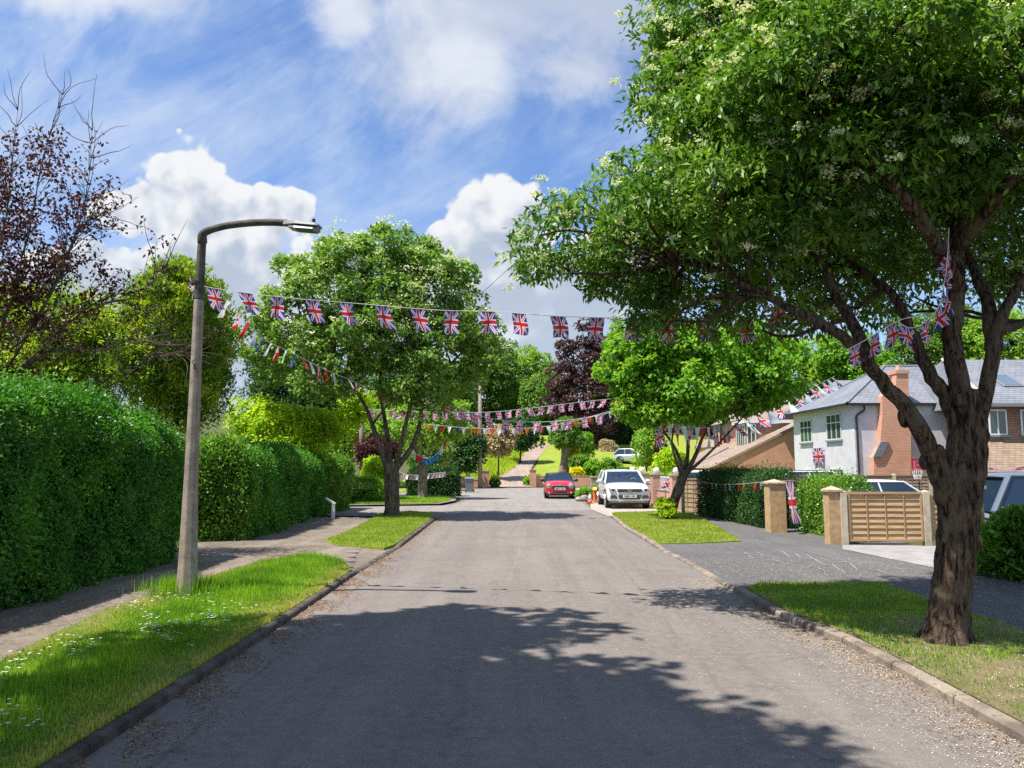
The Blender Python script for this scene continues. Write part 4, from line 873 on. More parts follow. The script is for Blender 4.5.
# tufts round the lamp post foot
pb0 = GP(187, 592, .1); s = pb0.xy[:] + RG.normal(0, 1, (1500, 2)) * np.array([.22, .14]); blades('grass', s, RG.uniform(.08, .30, 1500), .009, M['blade'])
s = poly_sample(verge_2, 26000); blades('grass', s, RG.uniform(.02, .06, len(s)), .010, M['blade_dry']); s = poly_sample(verge_2, 16000); blades('grass', s, RG.uniform(.02, .07, len(s)), .010, M['blade'])
s = poly_sample([p for p in verge_3], 60000); f = np.clip(.85 + .35 * nz2(s, 1.6, 2) - np.clip((6.6 - s[:, 1]) / 1.2, 0, .65), .10, 1); d = np.hypot(s[:, 0] - 4.27, s[:, 1] - 7.5); f *= np.clip((d - .3) / .7, .25, 1)
s = s[(RG.random(len(s)) < f) & (s[:, 1] > 3.6)]; dry = RG.random(len(s)) < .3; blades('grass', s[~dry], RG.uniform(.02, .06, (~dry).sum()), .008, M['blade']); blades('dry_grass', s[dry], RG.uniform(.015, .04, dry.sum()), .007, M['blade_dry'])
s = poly_sample(verge_4, 26000); blades('grass', s, RG.uniform(.02, .06, len(s)), .012, M['blade_dry']); s = poly_sample(verge_4, 16000); blades('grass', s, RG.uniform(.02, .06, len(s)), .012, M['blade'])
s = poly_sample(verge_5, 9000); blades('grass', s, RG.uniform(.03, .08, len(s)), .02, M['blade'], .085)
s = poly_sample([(-5.5, 61), (-1.6, 61.2), (-.7, 68), (0.2, 72), (1.3, 84), (1.6, 92), (-4, 92)], 12000); o = blades('grass', s, RG.uniform(.2, .6, len(s)), .07, leafmat('meadow_blade', ((.14, .25, .02), (.30, .38, .03), (.50, .48, .02)), .6, .4, vary=.8), 0)
me = o.data; co = np.empty(len(me.vertices) * 3, np.float32); me.vertices.foreach_get('co', co); co = co.reshape(-1, 3); co[:, 2] += (co[:, 1] - 60) * .12; me.vertices.foreach_set('co', co.ravel())
s = along(kl, 3.4, 11.6, 9000, .02, .06, 1) if False else np.column_stack([np.interp(yy := RG.uniform(3.4, 11.6, 9000), [p.y for p in kl], [p.x for p in kl]) - .07 - np.abs(RG.normal(0, .07, 9000)), yy]); s = s[(nz2(s, 2.9, 7) > -.5)]; blades('dry_grass', s, RG.uniform(.02, .06, len(s)), .007, M['blade_dry'])
# daisies on the near left verge
s = poly_sample(v1v, 1400); kx = np.interp(s[:, 1], [p.y for p in kl], [p.x for p in kl]); dk = kx - s[:, 0]
s = s[(np.abs(dk - 1.15) < .8) & (nz2(s, 2.6, 3) > .05) & (s[:, 1] < 10)]; n = len(s); P = np.column_stack([s, RG.uniform(.10, .16, n)])
I = np.repeat(np.arange(n), 6); a = np.tile(np.arange(6) * 1.047, n); A = np.column_stack([np.cos(a), np.sin(a), np.full(len(a), .15)]); V, Fq = leaves(P[I], A, np.tile([0, 0, 1.0], (len(a), 1)), RG.uniform(.013, .021, n)[I], .013, 0)
o = np_mesh('daisies', V, Fq, M['petal_w']); o['kind'] = 'stuff'
# fallen petals along the right kerb, brown litter along the left
def litter(name, xy, z, size, mat):
    n = len(xy); P = np.column_stack([xy, np.full(n, z)]); A = rand_dir(n); A[:, 2] = np.abs(A[:, 2]) * .25; V, Fq = leaves(P, A, np.array([0, 0, 1.0]) + rand_dir(n) * .35, size * RG.uniform(.5, 1.3, n), size * .55, .1); o = np_mesh(name, V, Fq, mat); o['kind'] = 'stuff'
def along(line, y0, y1, n, mean, sd, sgn):
    y = RG.uniform(y0, y1, n); x = np.interp(y, [p.y for p in line], [p.x for p in line]); return np.column_stack([x - sgn * np.abs(RG.normal(mean, sd, n)), y])
mp_ = leafmat('petal_litter', ((0.30, 0.24, 0.14), (0.55, 0.47, 0.30), (0.75, 0.68, 0.50)), .9, .1, vary=1)
ml_ = leafmat('brown_litter', ((0.06, 0.035, 0.018), (0.20, 0.11, 0.055), (0.34, 0.21, 0.11)), .9, .1, vary=1)
s = along(kr, 4.2, 11.5, 7500, .10, .34, 1); s = s[(nz2(s, 3.1, 1) > -.35) | (RG.random(len(s)) < .25)]; litter('fallen_petals', s, .006, .011, mp_)
s = np.column_stack([RG.uniform(-1.5, 4.2, 5000), RG.uniform(4, 13, 5000)]); s = s[RG.random(5000) < np.clip((s[:, 0] + 1.5) / 5, .05, 1)]; litter('fallen_petals', s, .006, .010, mp_)
s = np.column_stack([RG.uniform(3.0, 7.8, 11000), RG.uniform(5.2, 13.5, 11000)]); litter('fallen_petals', s, .080, .013, mp_)
s = along(kl, 3.5, 14, 9000, .02, .22, -1); s = s[(nz2(s, 3.7, 5) > -.3)]; litter('fallen_litter', s, .006, .022, ml_)
s = along(kl, 14, 26, 3000, .02, .18, -1); litter('fallen_litter', s, .006, .022, ml_)
s = along(kr, 4.2, 9.5, 2500, .05, .2, 1); litter('fallen_litter', s, .007, .02, ml_)
s = np.column_stack([RG.uniform(-5.9, -3.6, 6000), RG.uniform(5, 16, 6000)]); s = s[RG.random(6000) < np.clip(np.abs(s[:, 0] + 4.9), .15, 1)]; litter('fallen_litter', s, .062, .02, ml_)

# ============================================================ MATERIALS FOR OBJECTS
def uj_mat():
    m, t, b, out = newmat('union_flag_cloth'); uv = t.node('ShaderNodeTexCoord'); s = t.node('ShaderNodeSeparateXYZ'); t.l.new(uv.outputs['UV'], s.inputs[0])
    ax = t.m('ABSOLUTE', t.m('SUBTRACT', t.m('MULTIPLY', s.outputs[0], 2), 1)); ay = t.m('ABSOLUTE', t.m('SUBTRACT', t.m('MULTIPLY', s.outputs[1], 2), 1))
    mn = t.m('MINIMUM', ax, t.m('MULTIPLY', ay, .85)); dg = t.m('ABSOLUTE', t.m('SUBTRACT', ax, ay))
    col = t.mix(t.m('LESS_THAN', dg, .21), (.05, .06, .36), (.88, .88, .88))
    col = t.mix(t.m('LESS_THAN', dg, .07), col, (.70, .03, .05))
    col = t.mix(t.m('LESS_THAN', mn, .235), col, (.80, .80, .80)); col = t.mix(t.m('LESS_THAN', mn, .135), col, (.70, .03, .05))
    t.l.new(col, b.inputs['Base Color']); b.inputs['Roughness'].default_value = .7
    tr = t.node('ShaderNodeBsdfTranslucent'); t.l.new(col, tr.inputs[0]); mx = t.node('ShaderNodeMixShader'); mx.inputs[0].default_value = .48
    t.l.new(b.outputs[0], mx.inputs[1]); t.l.new(tr.outputs[0], mx.inputs[2]); t.l.new(mx.outputs[0], out.inputs[0]); return m
M['uj'] = uj_mat()
def cloth(n, c):
    m, t, b, out = newmat(n); b.inputs['Base Color'].default_value = (*c, 1); b.inputs['Roughness'].default_value = .75
    tr = t.node('ShaderNodeBsdfTranslucent'); tr.inputs[0].default_value = (*c, 1); mx = t.node('ShaderNodeMixShader'); mx.inputs[0].default_value = .35
    t.l.new(b.outputs[0], mx.inputs[1]); t.l.new(tr.outputs[0], mx.inputs[2]); t.l.new(mx.outputs[0], out.inputs[0]); return m
M['red'] = cloth('cloth_red', (.62, .03, .03)); M['white'] = cloth('cloth_white', (.78, .78, .78)); M['navy'] = cloth('cloth_navy', (.03, .05, .22)); M['orange'] = cloth('cloth_orange', (.75, .16, .02)); M['blue'] = cloth('cloth_blue', (.03, .22, .65)); M['palegrey'] = cloth('cloth_grey', (.45, .5, .58))
M['pink'] = cloth('cloth_pink', (.75, .22, .36)); M['cord'] = pmat('cord_white', (.7, .7, .68), rough=.8)
M['concrete'] = pmat('concrete_post', (.27, .21, .16), (.40, .33, .27), 7, .9, bmp=.5, bscale=120)
M['concrete_dark'] = pmat('weathered_arm', (.055, .05, .042), (.12, .11, .09), 9, .85, bmp=.5, bscale=90)
M['alu'] = pmat('lamp_alloy', (.20, .205, .215), rough=.55); M['black'] = pmat('black_plastic', (.018, .018, .02), rough=.5); M['lens'] = pmat('lamp_glass', (.10, .11, .13), rough=.15)
M['sandstone'] = pmat('sand_brick', (.43, .27, .13), (.55, .37, .20), 9, .9, bmp=.4, bscale=70)
M['capstone'] = pmat('cap_stone', (.40, .30, .20), (.55, .44, .32), 7, .9, bmp=.4)
M['concpale'] = pmat('pale_concrete_post', (.50, .41, .30), (.62, .52, .39), 8, .9, bmp=.2)
def woodmat(name, c, c2, horiz=True):
    m, t, b, _ = newmat(name); mp = t.node('ShaderNodeMapping'); mp.inputs['Scale'].default_value = (1.2, 1.2, 22) if horiz else (20, 20, 1.2); t.l.new(pos(t), mp.inputs[0])
    n = t.noise(mp.outputs[0], 2.5, 6, .6, .3); t.l.new(t.mix(t.step(n, .35, .65), c, c2), b.inputs['Base Color']); b.inputs['Roughness'].default_value = .75; bump(t, b, n, .3, .01); return m
M['panel'] = woodmat('orange_fence_wood', (.42, .25, .12), (.58, .38, .20)); M['oldwood'] = woodmat('weathered_fence_wood', (.24, .155, .10), (.38, .26, .17)); M['pole'] = woodmat('pole_wood', (.20, .15, .11), (.32, .25, .19), False)
M['brick'] = brickmat('orange_brick', (.74, .34, .20), (.64, .27, .15), (.62, .50, .40)); M['brick_pale'] = brickmat('pinkish_brick', (.66, .36, .25), (.58, .28, .19), (.60, .52, .45))
M['render'] = pmat('pale_render', (.56, .545, .565), (.64, .62, .635), 2, .9, bmp=.15); M['slate'] = tilemat('slate_roof', (.17, .18, .21), (.22, .23, .26), (.09, .095, .11), .3, .11)
M['browntile'] = tilemat('brown_tiles', (.27, .19, .15), (.36, .27, .21), (.12, .09, .07), .26, .10); M['tilehung'] = tilemat('hung_tiles', (.26, .14, .10), (.36, .20, .14), (.06, .035, .025), .18, .10)
M['stonetile'] = tilemat('stone_tiles', (.22, .155, .105), (.30, .22, .15), (.12, .09, .06), .26, .10)
M['upvc'] = pmat('white_window_frame', (.78, .79, .76), rough=.35); M['sage'] = pmat('pale_green_frame', (.60, .68, .58), rough=.5); M['lead'] = pmat('lead_flashing', (.22, .23, .25), rough=.6)
def glassmat(name, c=(.02, .03, .035), r=.06):
    m, t, b, _ = newmat(name); b.inputs['Base Color'].default_value = (*c, 1); b.inputs['Roughness'].default_value = r; b.inputs['Specular IOR Level'].default_value = .8; b.inputs['Coat Weight'].default_value = .4; b.inputs['Coat Roughness'].default_value = .03; return m
M['glass'] = glassmat('window_glass', (.05, .075, .065)); M['carglass'] = glassmat('car_glass', (.015, .03, .055), .04); M['skyglass'] = glassmat('skylight_glass', (.12, .16, .2), .05)
def paint(n, c, met=0): return pmat(n, c, rough=.28, coat=.8, metal=met)
M['car_red'] = paint('paint_red', (.52, .012, .02)); M['car_white'] = paint('paint_white', (.78, .79, .80)); M['car_silver'] = paint('paint_silver', (.50, .52, .54), .3); M['car_grey'] = paint('paint_blue_grey', (.20, .235, .30), .3); M['car_black'] = paint('paint_black', (.015, .016, .02))
M['tyre'] = pmat('tyre_rubber', (.02, .02, .021), rough=.85); M['rim'] = pmat('wheel_alloy', (.45, .46, .48), rough=.3, metal=.8); M['chrome'] = pmat('chrome', (.75, .76, .78), rough=.12, metal=1); M['lampglass'] = pmat('headlamp', (.62, .66, .70), (.25, .27, .30), 18, .1, coat=1); M['plate'] = pmat('number_plate', (.82, .82, .78), rough=.4)
M['redlamp'] = pmat('tail_lamp', (.55, .02, .02), rough=.2, coat=1); M['grille'] = pmat('grille_mesh', (.03, .03, .033), (.09, .09, .095), 60, .4); M['greybin'] = pmat('grey_bin', (.16, .17, .185), rough=.55); M['yellow'] = pmat('yellow_plastic', (.75, .55, .03), rough=.45); M['orangep'] = pmat('orange_plastic', (.72, .17, .03), rough=.45)
M['whitep'] = pmat('white_plastic', (.78, .77, .73), rough=.5); M['rock'] = pmat('rock', (.25, .20, .17), (.42, .35, .30), 6, .95, bmp=.6, bscale=30); M['steel'] = pmat('galvanised_steel', (.36, .38, .38), rough=.5, metal=.5)

# ============================================================ BUNTING
def flag_mesh(A, B, h, parent, mat, kind='rect', seed=0, name='flag', swing=0.0, nu=6, nv=6, curl=1.0):
    """a piece of cloth hung from the cord between A and B"""
    rg = random.Random(seed); A = Vector(A); B = Vector(B); sh_ = rg.uniform(0, .16) * min(1, curl); A, B = A.lerp(B, sh_), B.lerp(A, sh_ * rg.random()); w = (B - A).length; U = (B - A).normalized(); Nn = U.cross(Vector((0, 0, 1))).normalized()
    D = (Vector((0, 0, -1)) + Nn * (swing + rg.uniform(-.22, .22)) + U * rg.uniform(-.16, .16) * curl).normalized(); ph = rg.uniform(0, 6); am = rg.uniform(.02, .07) * w / .22 * curl
    V, uv = [], []
    for j in range(nv + 1):
        for i in range(nu + 1):
            u = i / nu; v = j / nv; uu = u
            if kind == 'tri': uu = .5 + (u - .5) * (1 - v * .98)
            p = A + U * w * uu + D * h * v + Nn * am * math.sin(ph + u * 5 + v * 2.2) * v + U * am * .5 * math.sin(ph * 2 + v * 4) * v
            V.append(p[:]); uv.append((uu, 1 - v))
    n = nu + 1; Fq = [(j * n + i, j * n + i + 1, (j + 1) * n + i + 1, (j + 1) * n + i) for j in range(nv) for i in range(nu)]
    me = bpy.data.meshes.new(name); me.from_pydata(V, [], Fq); me.materials.append(mat); l = me.uv_layers.new(name='uv')
    l.data.foreach_set('uv', np.array([uv[lp.vertex_index] for lp in me.loops], np.float32).ravel()); me.polygons.foreach_set('use_smooth', [True] * len(Fq)); me.update()
    o = bpy.data.objects.new(name, me); COL.objects.link(o)
    if parent is not None: o.parent = parent; o.matrix_parent_inverse = Matrix.Translation(-Vector(parent.location))
    return o
def at_px(path, px):
    """point of the cord seen at column px"""
    best = min(range(len(path) - 1), key=lambda i: 0 if (512 + path[i].x / path[i].y * F - px) * (512 + path[i + 1].x / path[i + 1].y * F - px) <= 0 else 1 + min(abs(512 + path[i].x / path[i].y * F - px), 1e3))
    a, b = path[best], path[best + 1]; xa = 512 + a.x / a.y * F; xb = 512 + b.x / b.y * F; t = 0 if abs(xb - xa) < 1e-6 else (px - xa) / (xb - xa); return a.lerp(b, max(0, min(1, t))), (b - a).normalized()
CT = {'j': 'uj', 'r': 'red', 'w': 'white', 'n': 'navy', 'o': 'orange', 'b': 'blue', 'g': 'palegrey', 'p': 'pink'}
def bunting(label, knots, marks, w, h, kinds, tri=False, cord=.004, swing=0, seed=0, group='strings of bunting', curl=1.0, lets=None):
    P = [PX(*k) for k in knots]; path = limb_pts(P, 8)
    t = thing('bunting', label, 'bunting', P[0], group)
    mb = MB(); mb.tube(path, cord, 5); mb.build('cord', M['cord'], t)
    if isinstance(marks, int):
        Ls = [0]
        for a, b in zip(path[:-1], path[1:]): Ls.append(Ls[-1] + (b - a).length)
        pts = []
        for k in range(marks):
            d = Ls[-1] * (k + .5) / marks; i = max(j for j in range(len(Ls) - 1) if Ls[j] <= d); f = (d - Ls[i]) / max(1e-6, Ls[i + 1] - Ls[i]); pts.append((path[i].lerp(path[i + 1], f), (path[i + 1] - path[i]).normalized()))
    else: pts = [at_px(path, m) for m in marks]
    for k, (p, d) in enumerate(pts):
        if p.y == 0: continue
        if d.x < 0: d = -d
        c = kinds[k % len(kinds)]; dz = Vector((0, 0, cord * 1.2))
        flag_mesh(p - d * w / 2 - dz, p + d * w / 2 - dz, h, t, M[CT[c]], 'tri' if (tri and c != 'j') else 'rect' if c == 'j' and not tri else ('tri' if tri else 'rect'), seed * 31 + k, swing=swing, curl=curl)
    return t
bunting('long string of rectangular union flags across the road from lamp post to big tree', [(197, 283, 10.1), (213, 288, 10.05), (281, 297, 9.95), (358, 303.5, 9.8), (437, 310, 9.6), (496, 311.5, 9.4), (553, 316, 9.25), (617, 318, 9.1), (672, 318.5, 8.95), (748, 318, 8.75), (783, 302, 8.7), (808, 290, 8.65)],
        [207, 240, 272, 308, 343, 380, 415, 450, 486, 519, 558, 597, 636, 672, 711, 748, 783], .212, .30, 'j', seed=1, curl=1.1, swing=-.6)
bunting('string of mixed triangle pennants sagging from the lamp post back to the left street tree', [(198, 283, 10.2), (232, 303, 11.3), (262, 337, 13.6), (290, 352, 16), (322, 368, 18.6), (350, 380, 21), (382, 394, 24), (410, 404, 27)], 26, .20, .28, 'rwjrgnwjwn', tri=True, seed=2, swing=.35)
bunting('string of large union flags sagging from the left street tree to the leaning tree', [(415, 386, 24.4), (433, 397, 24.3), (461, 409, 24.2), (489, 418, 24.1), (530, 422, 24), (568, 420, 23.9), (600, 415, 23.8), (640, 404, 23.6)], [433, 447, 461, 475, 489, 506, 520, 537, 553, 568, 584, 600, 616, 631], .25, .30, 'j', seed=3, curl=1.6, cord=.007)
bunting('upper string of small pale union flags in front of the copper beech', [(366, 409, 33), (400, 411, 33), (440, 412, 33), (490, 412, 33), (540, 407, 33), (590, 401, 33), (640, 396, 33)], 26, .27, .34, 'j', seed=4, curl=1.8, cord=.008)
bunting('string of orange and white triangle pennants sagging low across the far road', [(425, 424, 31), (470, 428, 31), (520, 428.5, 31), (560, 424, 31), (600, 414, 31), (634, 404, 31)], 30, .22, .30, 'owrwnwo', tri=True, seed=5, cord=.008)
bunting('short cloth string of blue and red pieces on the small gnarled tree', [(412, 448, 38.2), (418, 455, 38.1), (430, 458, 38), (440, 450, 38.1), (446, 438, 38.2)], 7, .34, .30, 'wrbbbwr', seed=6, cord=.01)
bunting('pale bunting draped along the dark clipped hedge at the far left', [(398, 472, 41.3), (412, 475, 41.3), (428, 474, 41.3), (446, 472, 41.3)], 9, .30, .26, 'jw', seed=7, cord=.008)
bunting('long drooping pennants tied round the top of the leaning tree trunk', [(655, 428, 23.2), (668, 424, 22.6), (690, 427, 22.4), (712, 427, 22.8), (730, 421, 24.5)], 20, .17, .62, 'jwrwjw', tri=True, seed=8, curl=1.6)
bunting('string of union flags climbing from the leaning tree towards the slate roofed house', [(655, 440, 23.0), (664, 428, 22.8), (730, 424, 25), (760, 414, 27), (790, 398, 29.5), (815, 386, 32), (835, 376, 35)], 17, .34, .55, 'jwjg', seed=9, swing=.7, curl=2.2)
bunting('string of small mixed pennants along the dark conifer hedge beside the cream pillar', [(700, 481, 24.8), (716, 484, 23.3), (738, 484, 21.2), (764, 482, 19.2)], 13, .14, .17, 'nrgwrgwnro', tri=True, seed=10)
bunting('vertical string of union flags hanging down inside the big tree fork', [(949, 228, 7.0), (947, 262, 6.9), (943, 290, 6.9), (938, 308, 6.85), (925, 322, 6.8), (911, 328, 6.8), (897, 322, 6.8)], 7, .15, .20, 'j', seed=11, curl=1.8)
bunting('slanting string of union flags below the fork of the big tree', [(918, 316, 6.95), (900, 320, 6.9), (880, 331, 6.85), (862, 342, 6.8), (846, 350, 6.8)], [897, 879, 859], .12, .20, 'j', seed=12, curl=1.4)
bunting('pink and white bunting under the porch roof of the tile hung house', [(966, 470, 31.3), (985, 467, 31.3), (1005, 470, 31.3), (1026, 466, 31.3), (1060, 468, 31.3)], 16, .34, .30, 'pjpw', seed=13, curl=1.5)

# ============================================================ STREET LAMP
def street_lamp():
    b = GP(187, 593, .1); Y = b.y; t = thing('street_lamp', 'concrete street lamp with dark curved arm on the left grass verge', 'street lamp', b)
    mb = MB(); P = [PX(187, 594, Y), PX(188, 560, Y), PX(191, 480, Y), PX(195.5, 380, Y), PX(199, 300, Y), PX(201.5, 250, Y), PX(202.5, 238, Y)]; P[0].z = .02
    mb.tube(P[:5], [.140, .118, .090, .074, .065, .057, .055], 8); o = mb.build('column', M['concrete'], t, bevel=.012); mb = MB(); mb.tube(P[4:], [.065, .057, .055], 8); mb.build('column_head', M['concrete_dark'], t, bevel=.01)
    mb = MB(); q = [PX(202.3, 243, Y), PX(203, 234, Y - .02), PX(212, 229.5, Y - .04), PX(228, 225.5, Y - .07), PX(250, 223, Y - .1), PX(270, 222.3, Y - .13), PX(287, 223, Y - .15)]
    mb.tube(limb_pts(q, 4), [.064] * 3 + [.06, .056, .052, .05, .048] + [.045] * 17, 8); mb.build('arm', M['concrete_dark'], t, smooth=True)
    hd = PX(285, 223.5, Y - .15); e = PX(320, 226.5, Y - .2); ax = (e - hd); L = ax.length; ax.normalize(); sd = Vector((-ax.y, ax.x, 0)).normalized(); up = ax.cross(sd); up = up if up.z > 0 else -up
    def sec(s, w, z0, z1): c = hd + ax * L * s; return [c + sd * w + up * z0, c - sd * w + up * z0, c - sd * w * .75 + up * z1, c + sd * w * .75 + up * z1]
    def loft(secs, m, nm, par):
        mb = MB(); vs = [v for s in secs for v in s]; n = 4; fs = [(0, 1, 2, 3)[::-1], tuple(range(len(vs) - 4, len(vs)))]
        for i in range(len(secs) - 1):
            for k in range(4): fs.append((i * 4 + k, i * 4 + (k + 1) % 4, (i + 1) * 4 + (k + 1) % 4, (i + 1) * 4 + k))
        mb.add(vs, fs); return mb.build(nm, m, par, bevel=.006)
    head = loft([sec(-.02, .050, -.030, .035), sec(.12, .065, -.02, .035), sec(.35, .10, -.015, .036), sec(.9, .10, -.015, .028), sec(1.0, .09, -.012, .015)], M['alu'], 'lamp_head', t)
    loft([sec(.16, .085, -.065, -.032), sec(.35, .105, -.072, -.022), sec(.88, .105, -.072, -.022), sec(.97, .085, -.05, -.017)], M['lens'], 'lens', head)
    mb = MB(); c = hd + ax * L * .8 + up * .055; mb.tube([c - up * .012, c + up * .035], .022, 8); mb.build('photocell', M['black'], head)
    mb = MB(); p = PX(197.5, 283, Y); mb.tube([p - Vector((0, 0, .018)), p + Vector((0, 0, .018))], [.078, .076], 12); mb.build('cable_tie', M['black'], t)
    # number plate strip: two painted characters on the column, as far as they can be made out
    for ch, (x, y), s in (('C', (194.2, 364.5), .09), ('6', (194.6, 369.5), .09)):
        cu = bpy.data.curves.new('painted_number', 'FONT'); cu.body = ch; cu.size = s; cu.extrude = .0015; cu.align_x = 'CENTER'; o = bpy.data.objects.new('painted_number', cu); COL.objects.link(o); cu.materials.append(M['black'])
        p = PX(x, y, Y - .078); o = o; o.location = p; o.rotation_euler = (R(90), 0, R(0)); o.parent = None
        bpy.context.view_layer.update(); me = bpy.data.meshes.new_from_object(o); loc, rot = o.location.copy(), o.rotation_euler.copy(); bpy.data.objects.remove(o)
        o = bpy.data.objects.new('painted_number', me); COL.objects.link(o); o.location = loc; o.rotation_euler = rot; o.parent = t; o.matrix_parent_inverse = Matrix.Translation(-Vector(t.location))
street_lamp()
f = thing('union_flag', 'small crumpled union flag tied to the left of the lamp post top', 'flag', PX(193, 278, 10.0)); flag_mesh(PX(188, 277, 10.0), PX(196.5, 281, 10.0), .19, f, M['uj'], seed=77, name='cloth', curl=3)
mb = MB(); mb.tube([PX(196.5, 281, 10.0), PX(193.5, 288, 10.0), PX(192.5, 300, 10.02)], .004, 5); mb.build('tie_cord', M['cord'], f)

# poles, bin, post
def pole(name, label, cat, x, yb, yt, Y, r0, r1, mat, extra=None):
    b = PX(x, yb, Y); b.z = 0 if Y < 60 else HILL(0, Y); t = thing(name, label, cat, b); mb = MB(); tp = PX(x, yt, Y); mb.tube([b - Vector((0, 0, .1)), b.lerp(tp, .5), tp], [r0, (r0 + r1) / 2, r1], 10); mb.build('pole', mat, t, smooth=True)
    if extra: extra(t, tp)
    return t
def cross(t, tp):
    mb = MB(); mb.box(tp.x - .12, tp.x + .12, tp.y - .12, tp.y + .12, tp.z - .02, tp.z + .05); mb.build('cap', M['black'], t)
    for s in (-1, 1):
        mb = MB(); c = tp + Vector((s * .16, 0, -.25)); mb.tube([c, c + Vector((0, 0, .1))], .035, 8); mb.tube([tp + Vector((0, 0, -.22)), c + Vector((0, 0, .02))], .012, 6); mb.build('insulator', M['whitep'], t)
pole('telegraph_pole', 'pale wooden telegraph pole behind the low hedge left of the street tree', 'pole', 362, 487, 392, 43, .17, .13, M['pole'], cross)
def stepped(t, tp):
    for k in range(4):
        mb = MB(); c = tp + Vector((0, -.1, -1.2 - k * .5)); mb.tube([c + Vector((-.16, 0, 0)), c + Vector((.16, 0, 0))], .015, 6); mb.build('climbing_step', M['steel'], t)
pole('telegraph_pole', 'darker wooden telegraph pole beside the left brick pier of the hill drive', 'pole', 480, 488, 386, 57, .17, .12, M['pole'], stepped)
def lampy(t, tp):
    mb = MB(); mb.tube([tp, tp + Vector((.1, 0, .12)), tp + Vector((.5, 0, .15))], .03, 8); mb.box(tp.x + .35, tp.x + .8, tp.y - .1, tp.y + .1, tp.z + .11, tp.z + .19); mb.build('lamp_head', M['steel'], t)
pole('lamp_column', 'thin grey lamp column behind the wheeled bin', 'street lamp', 469, 481, 422, 58, .07, .05, M['steel'], lampy)
pole('lamp_column', 'short grey post standing on the bank under the pinkish shrub', 'post', 502.5, 449, 430, 78, .11, .08, M['steel'], lampy)
def wire():
    a = PX(362, 394, 43); b = PX(770, 18, 13.5); m = (a + b) / 2; m.z -= .35; t = limb_pts([a, a.lerp(b, .25) - Vector((0, 0, .26)), m, a.lerp(b, .75) - Vector((0, 0, .26)), b], 8)
    mb = MB(); mb.tube(t, .008, 5); tag(mb.build('overhead_wire', M['black']), 'thin dark overhead wire slanting across the sky to the big tree', 'wire')
wire()
def wbin():
    b = PX(469.5, 492.5, 48.5); b.z = 0; t = thing('wheeled_bin', 'dark grey wheeled bin in front of the low brick wall', 'bin', b); mb = MB()
    x, y = b.x, b.y; w, d, h = .27, .30, .86
    mb.add([(x - w * .8, y - d * .8, .05), (x + w * .8, y - d * .8, .05), (x + w * .8, y + d * .8, .05), (x - w * .8, y + d * .8, .05), (x - w, y - d, h), (x + w, y - d, h), (x + w, y + d, h), (x - w, y + d, h)], [(3, 2, 1, 0), (4, 5, 6, 7), (0, 1, 5, 4), (1, 2, 6, 5), (2, 3, 7, 6), (3, 0, 4, 7)]); mb.build('body', M['greybin'], t, bevel=.02)
    mb = MB(); mb.prism([(x - w - .03, y - d - .04, h), (x - w - .03, y + d, h + .10), (x - w - .03, y + d + .03, h), ], (w * 2 + .06, 0, 0)); mb.build('lid', M['greybin'], t)
    for s in (-1, 1): mb = MB(); mb.tube([(x + s * (w - .04), y + d * .8, .1), (x + s * (w + .02), y + d * .8, .1)], .1, 14); mb.build('wheel', M['tyre'], t)
wbin()
def marker():
    b = GP(333, 517, .1); t = thing('marker_post', 'small white marker post with slanted cap against the long dark hedge', 'post', b); mb = MB(); x, y = b.x, b.y
    mb.box(x - .05, x + .05, y - .04, y + .04, .05, .50); mb.build('post', M['whitep'], t, bevel=.008)
    mb = MB(); mb.prism([(x - .24, y - .05, .66), (x - .22, y - .05, .69), (x + .07, y - .05, .52), (x + .05, y - .05, .47), (x - .05, y - .05, .52)], (0, .1, 0)); mb.build('cap', M['whitep'], t)
marker()

